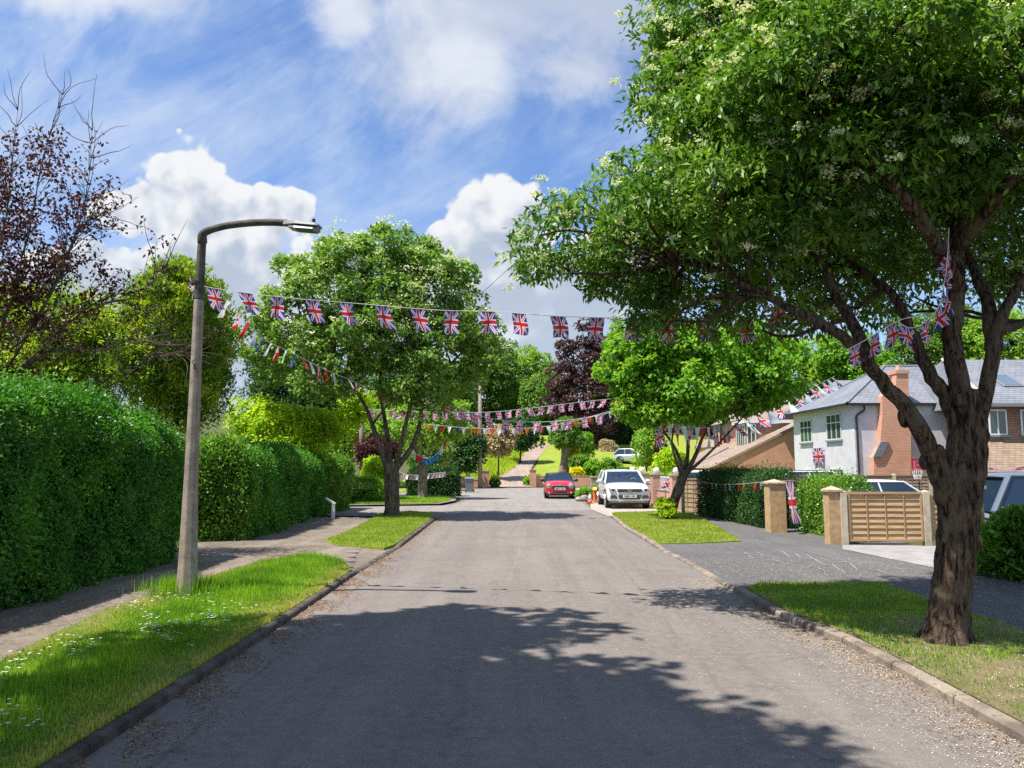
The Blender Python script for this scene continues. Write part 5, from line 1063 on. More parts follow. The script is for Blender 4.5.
# ============================================================ FENCES, PIERS, WALLS
def obox(mb, o, U, Vv, N, u0, u1, v0, v1, n0, n1, mi=0):
    vs = [o + U * u + Vv * v + N * n for n in (n0, n1) for v in (v0, v1) for u in (u0, u1)]
    mb.add(vs, [(0, 2, 3, 1), (4, 5, 7, 6), (0, 1, 5, 4), (1, 3, 7, 5), (3, 2, 6, 7), (2, 0, 4, 6)], mi)
Zv = Vector((0, 0, 1))
def panel(label, a, b, z0, z1, mat, group, rows=None, capm=None, wavy=True):
    a = Vector((a[0], a[1], 0)); b = Vector((b[0], b[1], 0)); U = (b - a).normalized(); L = (b - a).length; N = Vector((-U.y, U.x, 0)); N = -N if N.y > 0 else N     # N to the viewer
    t = thing('garden_fence', label, 'fence', a.lerp(b, .5), group); rows = rows or max(4, int((z1 - z0) / .135)); rh = (z1 - z0 - .08) / rows; nb = 3
    mb = MB()
    for k in range(rows):       # overlapping boards woven round the battens
        zz = z0 + .04 + k * rh; nseg = 16
        vs = []
        for i in range(nseg + 1):
            u = .04 + (L - .08) * i / nseg; wv = (.0035 * math.cos(u / L * 4 * math.pi) * (1 if k % 2 else -1)) if wavy else 0
            vs += [a + U * u + N * (.012 + wv) + Zv * zz, a + U * u + N * (.022 + wv * 1.0) + Zv * (zz + rh * .0 - .008), a + U * u + N * (-.004 + wv) + Zv * (zz + rh + .006), a + U * u + N * (-.012 + wv) + Zv * (zz + rh + .006)]
        fs = []
        for i in range(nseg):
            for q in range(4): fs.append((i * 4 + q, (i + 1) * 4 + q, (i + 1) * 4 + (q + 1) % 4, i * 4 + (q + 1) % 4))
        fs += [(0, 1, 2, 3), (nseg * 4 + 3, nseg * 4 + 2, nseg * 4 + 1, nseg * 4)]
        mb.add(vs, fs)
    mb.build('boards', mat, t)
    mb = MB(); obox(mb, a, U, Zv, N, 0, L, z1 - .045, z1, -.03, .04); obox(mb, a, U, Zv, N, 0, L, z0, z0 + .045, -.03, .04); obox(mb, a, U, Zv, N, 0, .04, z0 + .045, z1 - .045, -.03, .038); obox(mb, a, U, Zv, N, L - .04, L, z0 + .045, z1 - .045, -.03, .038); mb.build('frame', capm or mat, t)
    for k in range(nb): mb = MB(); u = L * (k + 1) / (nb + 1); obox(mb, a, U, Zv, N, u - .010, u + .010, z0 + .045, z1 - .045, .026, .034); mb.build('batten', mat, t)
    return t
def cpost(label, x, y, z1, w=.11, z0=-.5, group=None):
    mb = MB(); mb.box(x - w / 2, x + w / 2, y - w / 2, y + w / 2, z0, z1 - .03); mb.add([(x - w / 2, y - w / 2, z1 - .03), (x + w / 2, y - w / 2, z1 - .03), (x + w / 2, y + w / 2, z1 - .03), (x - w / 2, y + w / 2, z1 - .03), (x, y, z1)], [(0, 1, 4), (1, 2, 4), (2, 3, 4), (3, 0, 4)])
    return tag(mb.build('fence_post', M['concpale']), label, 'fence post', group)
Y = 15.9
def xat(px, Y): return (px - 512) / F * Y / (math.cos(PITCH)) * 1.0 if False else PX(px, 500, Y).x
GF = 'orange woven fence panels at the right drive'
panel('orange woven fence panel between two pale posts, right of the gate pillar', (xat(847, Y), Y), (xat(921, Y), Y), .12, 1.12, M['panel'], GF, 8, wavy=False)
panel('orange woven fence panel half hidden behind the big tree trunk', (xat(929, Y), Y), (xat(968, Y), Y + .1), .12, 1.07, M['panel'], GF, 8, wavy=False)
cpost('pale concrete post next to the right gate pillar', xat(842.5, Y), Y, 1.16, .13); cpost('pale concrete post between the two orange panels', xat(925, Y), Y, 1.16, .13)
GB = 'weathered fence panels along the back of the right gardens'
labs = ['weathered long fence panel, leftmost one of the back row by the leaning tree', 'weathered back fence panel above the dark conifer hedge', 'weathered back fence panel behind the cream gate pillar', 'weathered back fence panel below the flag on the grey house', 'weathered back fence panel behind the white hatchback', 'weathered back fence panel behind the small basketball hoop', 'weathered back fence panel hidden by the big trunk']
pxs = [702, 727, 767, 810, 852, 895, 931, 985]
for i, l in enumerate(labs):
    x0, x1 = xat(pxs[i], 32.5), xat(pxs[i + 1], 32.5); panel(l, (x0 + .07, 32.5), (x1 - .07, 32.5), -.45 if x0 > 9 else -.02, 1.27, M['oldwood'], GB, 12)
plab = ['above the dark hedge', 'just left of the cream pillar top', 'above the yellowish hedge', 'behind the rear of the white hatchback', 'left of the basketball hoop', 'right of the basketball hoop']
for i, px in enumerate(pxs[1:7]): cpost('pale post of the back fence ' + plab[i], xat(px, 32.5), 32.5, 1.33, .13)
panel('wide horizontal board fence between the ball topped piers and the dark hedge', (xat(682, 27.5), 27.5), (xat(706, 26.5), 26.5), .05, 1.22, M['oldwood'], None, 7, wavy=False)
cpost('pale post at the foot of the leaning tree beside the board fence', xat(683, 25.6), 25.6, 1.0, .10, 0)
def pier(label, x, Y, w, z0, z1, mat, capk='pyr', ball=False, group=None, name='gate_pillar', mi_rot=0):
    t = thing(name, label, 'pillar', (x, Y, z0), group); mb = MB(); mb.box(x - w / 2, x + w / 2, Y - w / 2, Y + w / 2, z0, z1 - .12); mb.build('shaft', mat, t, bevel=.008)
    mb = MB(); o = w / 2 + .035; zt = z1 - .12
    if capk == 'flat': mb.box(x - o, x + o, Y - o, Y + o, zt, zt + .07)
    else: mb.box(x - o, x + o, Y - o, Y + o, zt, zt + .045); mb.add([(x - o, Y - o, zt + .045), (x + o, Y - o, zt + .045), (x + o, Y + o, zt + .045), (x - o, Y + o, zt + .045), (x, Y, z1 + .0)], [(0, 1, 4), (1, 2, 4), (2, 3, 4), (3, 0, 4)])
    mb.build('cap', M['capstone'] if mat != M['brick'] else M['rock'], t, bevel=.006)
    if ball: mb = MB(); mb.sphere((x, Y, zt + .07 + .115), .135, seg=16, rings=10); mb.build('ball', M['whitep'], t, smooth=True)
    return t
pier('cream block gate pillar with wide cap and a union flag on its right side', xat(776.5, 18.8), 18.9, .40, 0, 1.33, M['sandstone'])
pier('slim cream pillar beside the orange fence panel', xat(832, 16.0), 16.0, .27, 0, 1.24, M['sandstone'])
pier('slim cream pillar just right of the big tree trunk', xat(978, 11.6), 11.8, .26, 0, 1.42, M['sandstone'])
GP_ = 'brick piers with white ball tops'
for (px, Yp, l) in [(633, 38, 'farthest ball topped brick pier, behind the white car roof'), (642.5, 36, 'second ball topped brick pier from the left'), (657, 32, 'ball topped brick pier left of the iron gate'), (677, 29, 'nearest ball topped brick pier, touching the leaning tree')]:
    pier(l, xat(px, Yp), Yp, .44, 0, 1.40, M['brick_pale'], 'flat', True, GP_)
def lowwall(label, a, b, h, mat, th=.22, cap=True, z0=0):
    a = Vector((a[0], a[1], z0)); b = Vector((b[0], b[1], z0)); U = (b - a).normalized(); N = Vector((-U.y, U.x, 0)); t = thing('garden_wall', label, 'wall', a.lerp(b, .5)); L = (b - a).length
    mb = MB(); obox(mb, a, U, Zv, N, 0, L, 0, h - (.06 if cap else 0), -th / 2, th / 2); mb.build('brickwork', mat, t)
    if cap: mb = MB(); obox(mb, a, U, Zv, N, 0, L, h - .06, h, -th / 2 - .02, th / 2 + .02); mb.build('coping', M['rock'], t, bevel=.006)
lowwall('pinkish brick wall between the two nearest ball topped piers', (xat(659.5, 31.7), 31.7), (xat(674, 29.3), 29.3), .72, M['brick_pale'])
lowwall('low pinkish wall behind the white car between ball topped piers', (xat(645, 35.6), 35.6), (xat(654, 32.3), 32.3), .95, M['brick_pale'])
def gate():
    a = Vector((xat(661, 31.4), 31.4, .74)); b = Vector((xat(673, 29.5), 29.5, .74)); U = (b - a).normalized(); N = Vector((-U.y, U.x, 0)); L = (b - a).length; t = thing('iron_railing', 'small white iron railing on the pinkish wall between ball topped piers', 'railing', a.lerp(b, .5)); mb = MB()
    for z in (0.03, .45): obox(mb, a, U, Zv, N, 0, L, z, z + .035, -.015, .015)
    mb.build('rail', M['whitep'], t); mb = MB()
    for k in range(15): obox(mb, a, U, Zv, N, L * k / 14 - .009, L * k / 14 + .009, 0, .5, -.009, .009)
    mb.build('bars', M['whitep'], t)
gate()
f = thing('union_flag', 'faded union flag tied to the white iron railing', 'flag', PX(668, 478, 30)); flag_mesh(PX(663.5, 479.5, 30.2), PX(669.5, 479, 29.6), .34, f, M['uj'], seed=91, name='cloth')
lowwall('low orange brick wall behind the red car', (PX(535, 480, 60).x, 60.1), (PX(592, 480, 60).x, 60.1), .90, M['brick'])
lowwall('low orange brick wall left of the wheeled bin', (PX(446, 480, 60).x, 59.8), (PX(478, 480, 60).x, 59.8), .62, M['brick'])
pier('orange brick pier with dark cap at the right of the hill drive', PX(533, 480, 60).x, 60.0, .5, 0, 1.42, M['brick'], 'flat'); pier('short brick pier in the low left wall behind the wheeled bin', PX(462.5, 480, 60).x, 59.7, .42, 0, .90, M['brick'], 'flat')
pier('tall brick pier with dark cap at the left of the hill drive', PX(484.5, 480, 60).x, 59.6, .75, 0, 1.35, M['brick'], 'flat'); pier('grey stone post at the end of the low brick wall near the white car', PX(594, 480, 45).x, 45, .36, 0, 1.1, M['rock'], 'flat')
lowwall('tiny brown retaining wall on the terrace below the silver car', (PX(584, 466, 70).x, 70), (PX(600, 466, 70).x, 70), .7, M['brick'], z0=HILL(0, 70))
o = panel('brown boarded gate below the silver car on the terrace', (PX(620, 466, 68).x, 68), (PX(636, 466, 68).x, 68), HILL(0, 68) - .1, HILL(0, 68) + .52, M['panel'], None, 5, wavy=False)
# rocks, cone, grit bin
rg = random.Random(5)
rl = ['big pale rock right of the red car wheel', 'flat rock behind the traffic cone', 'round rock between the red car and the cone', 'small dark rock nearest the road by the cone', 'rough rock against the low brick wall corner']
for k, (x, y, r) in enumerate([(581, 494, .34), (587, 497, .28), (584.5, 499, .22), (579.5, 499.5, .18), (586, 491, .30)]):
    b = GP(x, y + 2, 0); mb = MB(); mb.sphere((b.x, b.y, r * .55), r, seg=9, rings=6, sc=(1.1, .9, .75), wob=.16, seed=k); tag(mb.build('rock', M['rock']), rl[k], 'rock', 'rocks edging the forecourt')
def cone():
    b = GP(590, 503.5, 0.012); x, y = b.x, b.y; t = thing('traffic_cone', 'orange and white traffic cone beside the orange grit bin', 'traffic cone', b); mb = MB(); mb.box(x - .15, x + .15, y - .15, y + .15, .012, .05); mb.build('base', M['orangep'], t, bevel=.01)
    mb = MB(); mb.tube([(x, y, .05), (x, y, .15)], [.11, .09], 16); mb.tube([(x, y, .40), (x, y, .48)], [.045, .03], 16); mb.build('body', M['orangep'], t, smooth=True); mb = MB(); mb.tube([(x, y, .15), (x, y, .40)], [.09, .045], 16); mb.build('reflective_band', M['whitep'], t, smooth=True)
cone()
def grit():
    b = GP(596.5, 502.5, 0.012); x, y = b.x, b.y; t = thing('grit_bin', 'orange bin with yellow lid between the cone and the white car', 'bin', b); mb = MB(); mb.box(x - .14, x + .14, y - .2, y + .2, .012, .55); mb.build('body', M['orangep'], t, bevel=.03)
    mb = MB(); mb.prism([(x - .16, y - .23, .55), (x - .16, y - .23, .61), (x - .16, y, .69), (x - .16, y + .23, .65), (x - .16, y + .23, .55)], (.32, 0, 0)); mb.build('lid', M['yellow'], t, bevel=.01); mb = MB(); mb.box(x - .08, x + .08, y - .207, y - .2, .18, .46); mb.build('front_panel', M['red'], t)
grit()
# chalk drawing on the crossing
def chalk():
    mb = MB(); rg = random.Random(3)
    segs = [((744, 550), (753, 556)), ((753, 556), (765, 554)), ((757, 550), (763, 553)), ((763, 549), (782, 549)), ((766, 553), (800, 560)), ((776, 547), (806, 552)), ((782, 549), (790, 555)), ((795, 551), (803, 557)), ((772, 557), (790, 562)), ((806, 552), (822, 561)), ((812, 550), (838, 556)), ((822, 561), (846, 559)), ((838, 556), (846, 559)), ((820, 556), (830, 559)), ((846, 559), (872, 565)), ((812, 563), (826, 568)), ((826, 568), (872, 570)), ((832, 562), (845, 570)), ((850, 561), (862, 570)), ((812, 563), (836, 562)), ((872, 565), (886, 570)), ((800, 566), (812, 563))]
    for a, b in segs:
        p, q = GP(*a, .1), GP(*b, .1); d = (q - p).normalized(); n = Vector((-d.y, d.x, 0)) * .011
        for k in range(6):
            if rg.random() < .2: continue
            s, e = p.lerp(q, k / 6), p.lerp(q, (k + .93) / 6); z = .060; j = Vector((rg.uniform(-.01, .01), rg.uniform(-.01, .01), 0)); mb.add([(v.x, v.y, z) for v in (s - n + j, e - n + j, e + n + j, s + n + j)], [(0, 1, 2, 3)])
    o = mb.build('chalk_drawing', pmat('chalk', (.36, .35, .36), (.22, .22, .23), 30, .95)); o['kind'] = 'structure'
chalk()
f = thing('union_flag', 'tall narrow union flag hanging beside the cream gate pillar', 'flag', PX(789, 482, 18.5)); flag_mesh(PX(784.5, 482.5, 18.5), PX(793.5, 482, 18.4), .98, f, M['uj'], seed=5, name='cloth', nv=14, curl=1.2); mb = MB(); mb.tube([PX(782, 481, 18.6), PX(795, 481, 18.4)], .012, 6); mb.build('rod', M['pole'], f)

# ============================================================ HOUSES
Xv, Yv = Vector((1, 0, 0)), Vector((0, 1, 0))
def window(par, o, U, N, w, h, cols, rows, fm, sill=True, glass=None, bar=.045, top=None):
    """o: lower left corner on the wall face, U along the wall, N out of the wall"""
    mb = MB(); fr = .06
    for (a, b, c, d) in [(0, w, 0, fr), (0, w, h - fr, h), (0, fr, fr, h - fr), (w - fr, w, fr, h - fr)]: obox(mb, o, U, Zv, N, a, b, c, d, .005, .05)
    for k in range(1, cols): u = w * k / cols; obox(mb, o, U, Zv, N, u - bar / 2, u + bar / 2, fr, h - fr, .006, .046)
    rz = [top] if top else [h * k / rows for k in range(1, rows)]
    for z in rz: obox(mb, o, U, Zv, N, fr, w - fr, z - bar / 2, z + bar / 2, .008, .048)
    f = mb.build('window', fm, par)
    def sub(mb, n, m):
        ob = mb.build(n, m); ob.parent = f; ob.matrix_parent_inverse = Matrix.Identity(4); return ob
    mb = MB(); obox(mb, o, U, Zv, N, fr, w - fr, fr, h - fr, .010, .020); sub(mb, 'pane', glass or M['glass'])
    if sill: mb = MB(); obox(mb, o, U, Zv, N, -.08, w + .08, -.09, -.005, .004, .11); sub(mb, 'sill', M['lead'])
    return f
def house_grey():
    t = thing('rendered_house', 'pale grey rendered house with hipped slate roof and tall brick chimney', 'house', (20, 42, -.42)); X0, X1, Y0, Y1, ZE, z0 = 17.0, 27.5, 38.0, 46.2, 4.75, -.45
    mb = MB(); mb.box(X0, X1, Y0, Y1, z0, ZE); mb.build('wall', M['render'], t)
    e = .38; ey = .16; rz = 7.15; ax = 20.7; ym = (Y0 + Y1) / 2; A = [(X0 - e, Y0 - ey, ZE), (X1, Y0 - ey, ZE), (X1, Y1 + e, ZE), (X0 - e, Y1 + e, ZE)]; r1, r2 = (ax, ym, rz), (X1, ym, rz)
    mb = MB(); mb.add(A + [r1, r2], [(0, 1, 5, 4), (3, 0, 4), (2, 3, 4, 5), (1, 2, 5), (3, 2, 1, 0)]); rf = mb.build('roof', M['slate'], t)
    def sub(mb, n, m): ob = mb.build(n, m); ob.parent = rf; ob.matrix_parent_inverse = Matrix.Identity(4); return ob
    mb = MB()
    for p, q in ((A[0], r1), (A[3], r1), (r1, r2)): p, q = Vector(p), Vector(q); mb.tube([p + Zv * .02, q + Zv * .02], .07, 6)
    sub(mb, 'ridge_tiles', M['slate'])
    # small gablet further back and the valleys with lead
    mb = MB(); mb.add([(18.4, 44.5, 6.05), (22.6, 44.2, 6.05), (22.6, 50.6, 4.7), (17.2, 50.6, 4.7), (20.2, 47.3, 6.95), (22.6, 47.3, 6.95)], [(0, 1, 5, 4), (3, 0, 4), (2, 3, 4, 5), (1, 2, 5)]); sub(mb, 'rear_roof', M['slate'])
    mb = MB(); mb.box(X0 - e - .09, X1, Y0 - ey - .09, Y0 - ey - .0, ZE - .10, ZE + .01); mb.box(X0 - e - .11, X0 - e, Y0 - ey - .09, Y1 + e, ZE - .10, ZE + .01); mb.build('gutter', M['black'], t)
    mb = MB(); mb.tube(limb_pts([(X0 + .45, Y0 - ey - .04, ZE - .1), (X0 + .45, Y0 - .15, ZE - .35), (X0 + .12, Y0 - .08, ZE - .62), (X0 + .1, Y0 - .07, ZE - 1.2), (X0 + .1, Y0 - .07, z0)], 4), .05, 8); mb.build('downpipe', M['black'], t)
    # road facade (faces left): windows with pale green frames
    U, N = -Yv, -Xv
    def fy(px): return X0 / ((px - 512) / F)
    for (p0, p1, zb, zt) in ((800.5, 812, 3.00, 4.28), (827, 841.5, 3.02, 4.38)):
        window(t, Vector((X0, fy(p0), zb)), U, N, fy(p0) - fy(p1), zt - zb, 3, 2, M['sage'], top=(zt - zb) * .66)
    window(t, Vector((X0, fy(801), .3)), U, N, 1.5, 1.15, 3, 2, M['sage']); window(t, Vector((X0, fy(828), .3)), U, N, 1.75, 1.22, 4, 2, M['sage'])
    window(t, Vector((21.75, Y0, 2.75)), Xv, -Yv, .6, 1.0, 1, 1, M['sage'])
    # chimney breast on the wall facing the viewer
    Yc = 37.55; q = lambda x, y: Vector((PX(x, y, Yc).x, Yc, PX(x, y, Yc).z)); pts = [q(874, 492), q(874, 457), q(880, 447), q(882.5, 415), q(882, 396), q(896, 384), q(896.5, 373), q(908.5, 373), q(908.5, 400), q(911, 412), q(911, 492)]
    mb = MB(); mb.prism(pts, (0, .45, 0)); ch = mb.build('chimney', M['brick'], t)
    mb = MB(); a = q(895.5, 373.2); b = q(909.5, 373.2); mb.box(a.x, b.x, Yc - .05, Yc + .85, a.z - .02, a.z + .16); mb.box(a.x + .09, b.x - .09, Yc + .02, Yc + .8, a.z - 1.5, a.z - .025)
    ob = mb.build('stack', M['brick']); ob.parent = ch; ob.matrix_parent_inverse = Matrix.Identity(4)
    mb = MB(); mb.tube([(a.x + .33, Yc + .4, a.z + .15), (a.x + .33, Yc + .4, a.z + .42)], [.12, .10], 10); ob = mb.build('chimney_pot', M['brick_pale']); ob.parent = ch; ob.matrix_parent_inverse = Matrix.Identity(4)
    mb = MB(); a, b, c = q(872.5, 457.5), q(880, 442), q(888.5, 441.5); d = q(881, 457); v = Vector((0, -.10, 0)); mb.prism([a + v, d + v, c + v, b + v], (0, .09, 0)); mb.build('chimney_shoulder', M['slate'], t)
    mb = MB(); mb.box(X0 - .02, X0 + .0, Y0 - .12, Y0 - .0, 1.2, 2.6, 0); 
    return t
house_grey()
f = thing('union_flag', 'union flag hung flat on the grey rendered house below its windows', 'flag', (16.9, 42.3, 2.6)); flag_mesh((16.86, 43.1, 2.62), (16.86, 41.7, 2.62), .92, f, M['uj'], seed=8, name='cloth', curl=.12, swing=.1); mb = MB(); mb.tube([(16.94, 43.15, 2.63), (16.94, 41.65, 2.63)], .015, 6); mb.build('rod', M['steel'], f)
def house_tile():
    t = thing('tile_hung_house', 'brown tile hung house with slate roof, skylight and tiled porch at the right edge', 'house', (25, 37, -.42)); X0, X1, Y0, Y1, ZE = 21.6, 36.0, 33.6, 43.0, 4.35
    mb = MB(); mb.box(X0, X1, Y0, Y1, 2.05, ZE); mb.build('upper_wall', M['tilehung'], t); mb = MB(); mb.box(X0, X1, Y0 + .15, Y1, -.45, 2.05); mb.build('lower_wall', M['sandstone'], t)
    mb = MB(); ym = 38.4; rz = 7.0; e = .35; A = [(X0 - .7, Y0 - e, ZE), (X1, Y0 - e, ZE), (X1, Y1, ZE), (X0 - .7, Y1, ZE)]; mb.add(A + [(X0 + .2, ym, rz), (X1, ym, rz)], [(0, 1, 5, 4), (3, 0, 4), (2, 3, 4, 5), (1, 2, 5), (3, 2, 1, 0)]); rf = mb.build('roof', M['slate'], t)
    def sub(mb, n, m): ob = mb.build(n, m); ob.parent = rf; ob.matrix_parent_inverse = Matrix.Identity(4); return ob
    sl = Vector((0, ym - Y0 + e, rz - ZE)).normalized(); Nr = Vector((0, -sl.z, sl.y)); o = Vector((X0 - .7, Y0 - e, ZE))
    mb = MB(); obox(mb, o, Xv, sl, Nr, 1.75, 2.75, 2.0, 3.5, .01, .07); sub(mb, 'skylight_frame', M['lead']); mb = MB(); obox(mb, o, Xv, sl, Nr, 1.84, 2.66, 2.1, 3.4, .07, .085); sub(mb, 'skylight', M['skyglass'])
    mb = MB(); mb.tube([Vector(A[0]) + Zv * .02, Vector((X0 + .2, ym, rz + .02))], .08, 6); sub(mb, 'hip_tiles', M['concpale'])
    mb = MB(); mb.box(X0 - .8, X1, Y0 - e - .12, Y0 - e, ZE - .13, ZE + .01); mb.build('gutter', M['lead'], t)
    def fx(px, Y): return PX(px, 430, Y).x
    window(t, Vector((fx(989, Y0), Y0, 3.0)), Xv, -Yv, fx(1007, Y0) - fx(989, Y0), 1.12, 2, 1, M['upvc']); window(t, Vector((fx(1021, Y0), Y0, 3.0)), Xv, -Yv, 1.1, 1.12, 2, 1, M['upvc'])
    mb = MB(); x0 = fx(955, 32); mb.add([(x0, 31.2, 1.42), (36, 31.2, 1.42), (36, 33.6, 2.72), (x0 + .9, 33.6, 2.72), (x0, 31.2, 1.34), (36, 31.2, 1.34), (x0 + .2, 33.7, 1.34), (36, 33.7, 1.34)], [(0, 1, 2, 3), (4, 5, 1, 0), (6, 4, 0, 3), (5, 4, 6, 7)]); mb.build('porch_roof', M['stonetile'], t)
    window(t, Vector((fx(990, 33.7), Y0 + .15, .35)), Xv, -Yv, 1.9, 1.0, 4, 1, M['upvc'])
house_tile()
def house_gable():
    t = thing('brick_gable_house', 'orange brick house with long sloping tiled roof and white dormer', 'house', (16, 53, 0)); Yg = 50.5; q = lambda x, y, d=0: Vector((PX(x, y, Yg).x, Yg + d, PX(x, y, Yg).z))
    a, b = q(722, 464), q(800, 425.5); mb = MB(); mb.prism([q(722, 492), a, b, q(800, 492)], (0, 10, 0)); mb.build('wall', M['brick'], t)
    d = (b - a).normalized(); n = Vector((-d.z, 0, d.x)); mb = MB(); s = a - d * .9 + Vector((0, -.06, 0)); e = b + d * .4 + Vector((0, -.06, 0)); mb.prism([s, e, e + n * .14, s + n * .14], (0, 10.4, 0)); rf = mb.build('roof', M['browntile'], t)
    mb = MB(); mb.prism([s - n * .02 + Vector((0, -.03, 0)), e - n * .02 + Vector((0, -.03, 0)), e + n * .10 + Vector((0, -.03, 0)), s + n * .10 + Vector((0, -.03, 0))], (0, .03, 0)); mb.build('barge_board', M['oldwood'], t)
    # dormer
    Yd = 53.0; qd = lambda x, y: Vector((PX(x, y, Yd).x, Yd, PX(x, y, Yd).z)); p0, p1 = qd(747, 449), qd(800, 423); mb = MB(); mb.box(p0.x, p1.x, Yd, Yd + 2.6, p0.z - .3, p1.z); mb.build('dormer_cheek', M['tilehung'], t)
    mb = MB(); mb.box(p0.x - .2, p1.x, Yd - .15, Yd + 2.8, p1.z, p1.z + .2); mb.build('fascia', M['upvc'], t); window(t, Vector((p0.x, Yd + 2.3, p0.z + .05)), -Yv, -Xv, 2.0, p1.z - p0.z - .1, 4, 1, M['upvc'], sill=False); window(t, Vector((p0.x + .02, Yd, p0.z + .05)), Xv, -Yv, .62, p1.z - p0.z - .1, 2, 1, M['upvc'], sill=False)
    Y2 = 56; q2 = lambda x, y: Vector((PX(x, y, Y2).x, Y2, PX(x, y, Y2).z)); a, b, c = q2(738, 420), q2(776, 402), q2(812, 420); mb = MB(); mb.add([a, c, (c.x, 64, c.z), (a.x, 64, a.z), (q2(757, 404).x, 58.5, b.z), (q2(800, 404).x, 58.5, b.z)], [(0, 1, 5, 4), (3, 0, 4), (2, 3, 4, 5), (1, 2, 5), (3, 2, 1, 0)]); mb.build('upper_roof', M['browntile'], t)
    mb = MB(); mb.box(a.x + .5, c.x - .4, Y2 + .5, 63, 1.5, a.z - .02); mb.build('upper_wall', M['brick'], t)
    p = q2(798, 412); mb = MB(); mb.box(p.x, p.x + .75, 55.0, 55.6, 1, PX(0, 399, 55).z); ch = mb.build('chimney', M['brick'], t)
    for k in (0, 1): mb = MB(); z = PX(0, 399, 55).z; mb.tube([(p.x + .2 + k * .35, 55.3, z - .01), (p.x + .2 + k * .35, 55.3, z + .3)], .1, 8); ob = mb.build('chimney_pot', M['brick_pale']); ob.parent = ch; ob.matrix_parent_inverse = Matrix.Identity(4)
    # lean-to roof at the left
    mb = MB(); l0, l1 = PX(700, 462, 56), PX(728, 447, 56); mb.prism([l0, l1, l1 + Vector((1.2, 0, -.9)), l0 + Vector((0, 0, -.12))], (0, 6, 0)); mb.build('lean_to_roof', M['browntile'], t)
house_gable()
def house_far():
    t = thing('brick_cottage', 'small peach brick house half hidden behind the leaning tree', 'house', PX(735, 470, 76)); Y0 = 76; a, b = PX(712, 447, Y0), PX(762, 447, Y0)
    mb = MB(); mb.box(a.x, b.x, Y0, Y0 + 7, 0, a.z); mb.build('wall', M['brick_pale'], t); mb = MB(); c = (a.x + b.x) / 2; r = PX(0, 431, Y0).z
    mb.add([(a.x - .4, Y0 - .4, a.z), (b.x + .4, Y0 - .4, a.z), (b.x + .4, Y0 + 7.4, a.z), (a.x - .4, Y0 + 7.4, a.z), (a.x + 1.6, Y0 + 3.5, r), (b.x - 1.6, Y0 + 3.5, r)], [(0, 1, 5, 4), (3, 0, 4), (2, 3, 4, 5), (1, 2, 5), (3, 2, 1, 0)]); mb.build('roof', M['browntile'], t); window(t, Vector((c - 1.2, Y0, a.z - 1.5)), Xv, -Yv, 1.3, 1.1, 2, 1, M['upvc']); window(t, Vector((c + .8, Y0, a.z - 1.5)), Xv, -Yv, 1.1, 1.1, 2, 1, M['upvc'])
house_far()
def hoop():
    Yh = 30.5; b = PX(919.5, 490, Yh); t = thing('basketball_hoop', 'small red basketball hoop on a pole before the back fence', 'basketball hoop', (b.x, Yh, -.45)); mb = MB(); top = PX(919.5, 471, Yh); mb.tube([(b.x, Yh, -.45), (b.x, Yh, top.z)], .022, 8); mb.box(b.x - .3, b.x + .3, Yh - .2, Yh + .2, -.46, -.36); mb.build('pole', M['black'], t)
    a, c = PX(911.5, 470.5, Yh - .1), PX(924.5, 458.5, Yh - .1); mb = MB(); f_ = .05
    for q in ((a.x, c.x, a.z, a.z + f_), (a.x, c.x, c.z - f_, c.z), (a.x, a.x + f_, a.z + f_, c.z - f_), (c.x - f_, c.x, a.z + f_, c.z - f_)): mb.box(q[0], q[1], Yh - .14, Yh - .10, q[2], q[3])
    m_ = (a.x + c.x) / 2; mb.box(m_ - .11, m_ + .11, Yh - .142, Yh - .102, a.z + .14, a.z + .17); mb.box(m_ - .11, m_ + .11, Yh - .142, Yh - .102, a.z + .32, a.z + .35); mb.box(m_ - .11, m_ - .08, Yh - .142, Yh - .102, a.z + .17, a.z + .32); mb.box(m_ + .08, m_ + .11, Yh - .142, Yh - .102, a.z + .17, a.z + .32); mb.build('backboard_frame', M['red'], t)
    mb = MB(); mb.box(a.x + f_, c.x - f_, Yh - .13, Yh - .112, a.z + f_, c.z - f_); mb.build('backboard', M['pink'], t); mb = MB(); rc = Vector((m_ - .18, Yh - .36, a.z + .02)); pts = [rc + Vector((math.cos(k * .3927) * .2, math.sin(k * .3927) * .2, 0)) for k in range(17)]; mb.tube(pts, .014, 6); mb.build('ring', M['orangep'], t)
    mb = MB()
    for k in range(16): mb.tube([pts[k], rc + (pts[(k + 1) % 16] - rc) * .55 + Vector((0, 0, -.35))], .008, 4)
    mb.build('net', M['whitep'], t)
hoop()

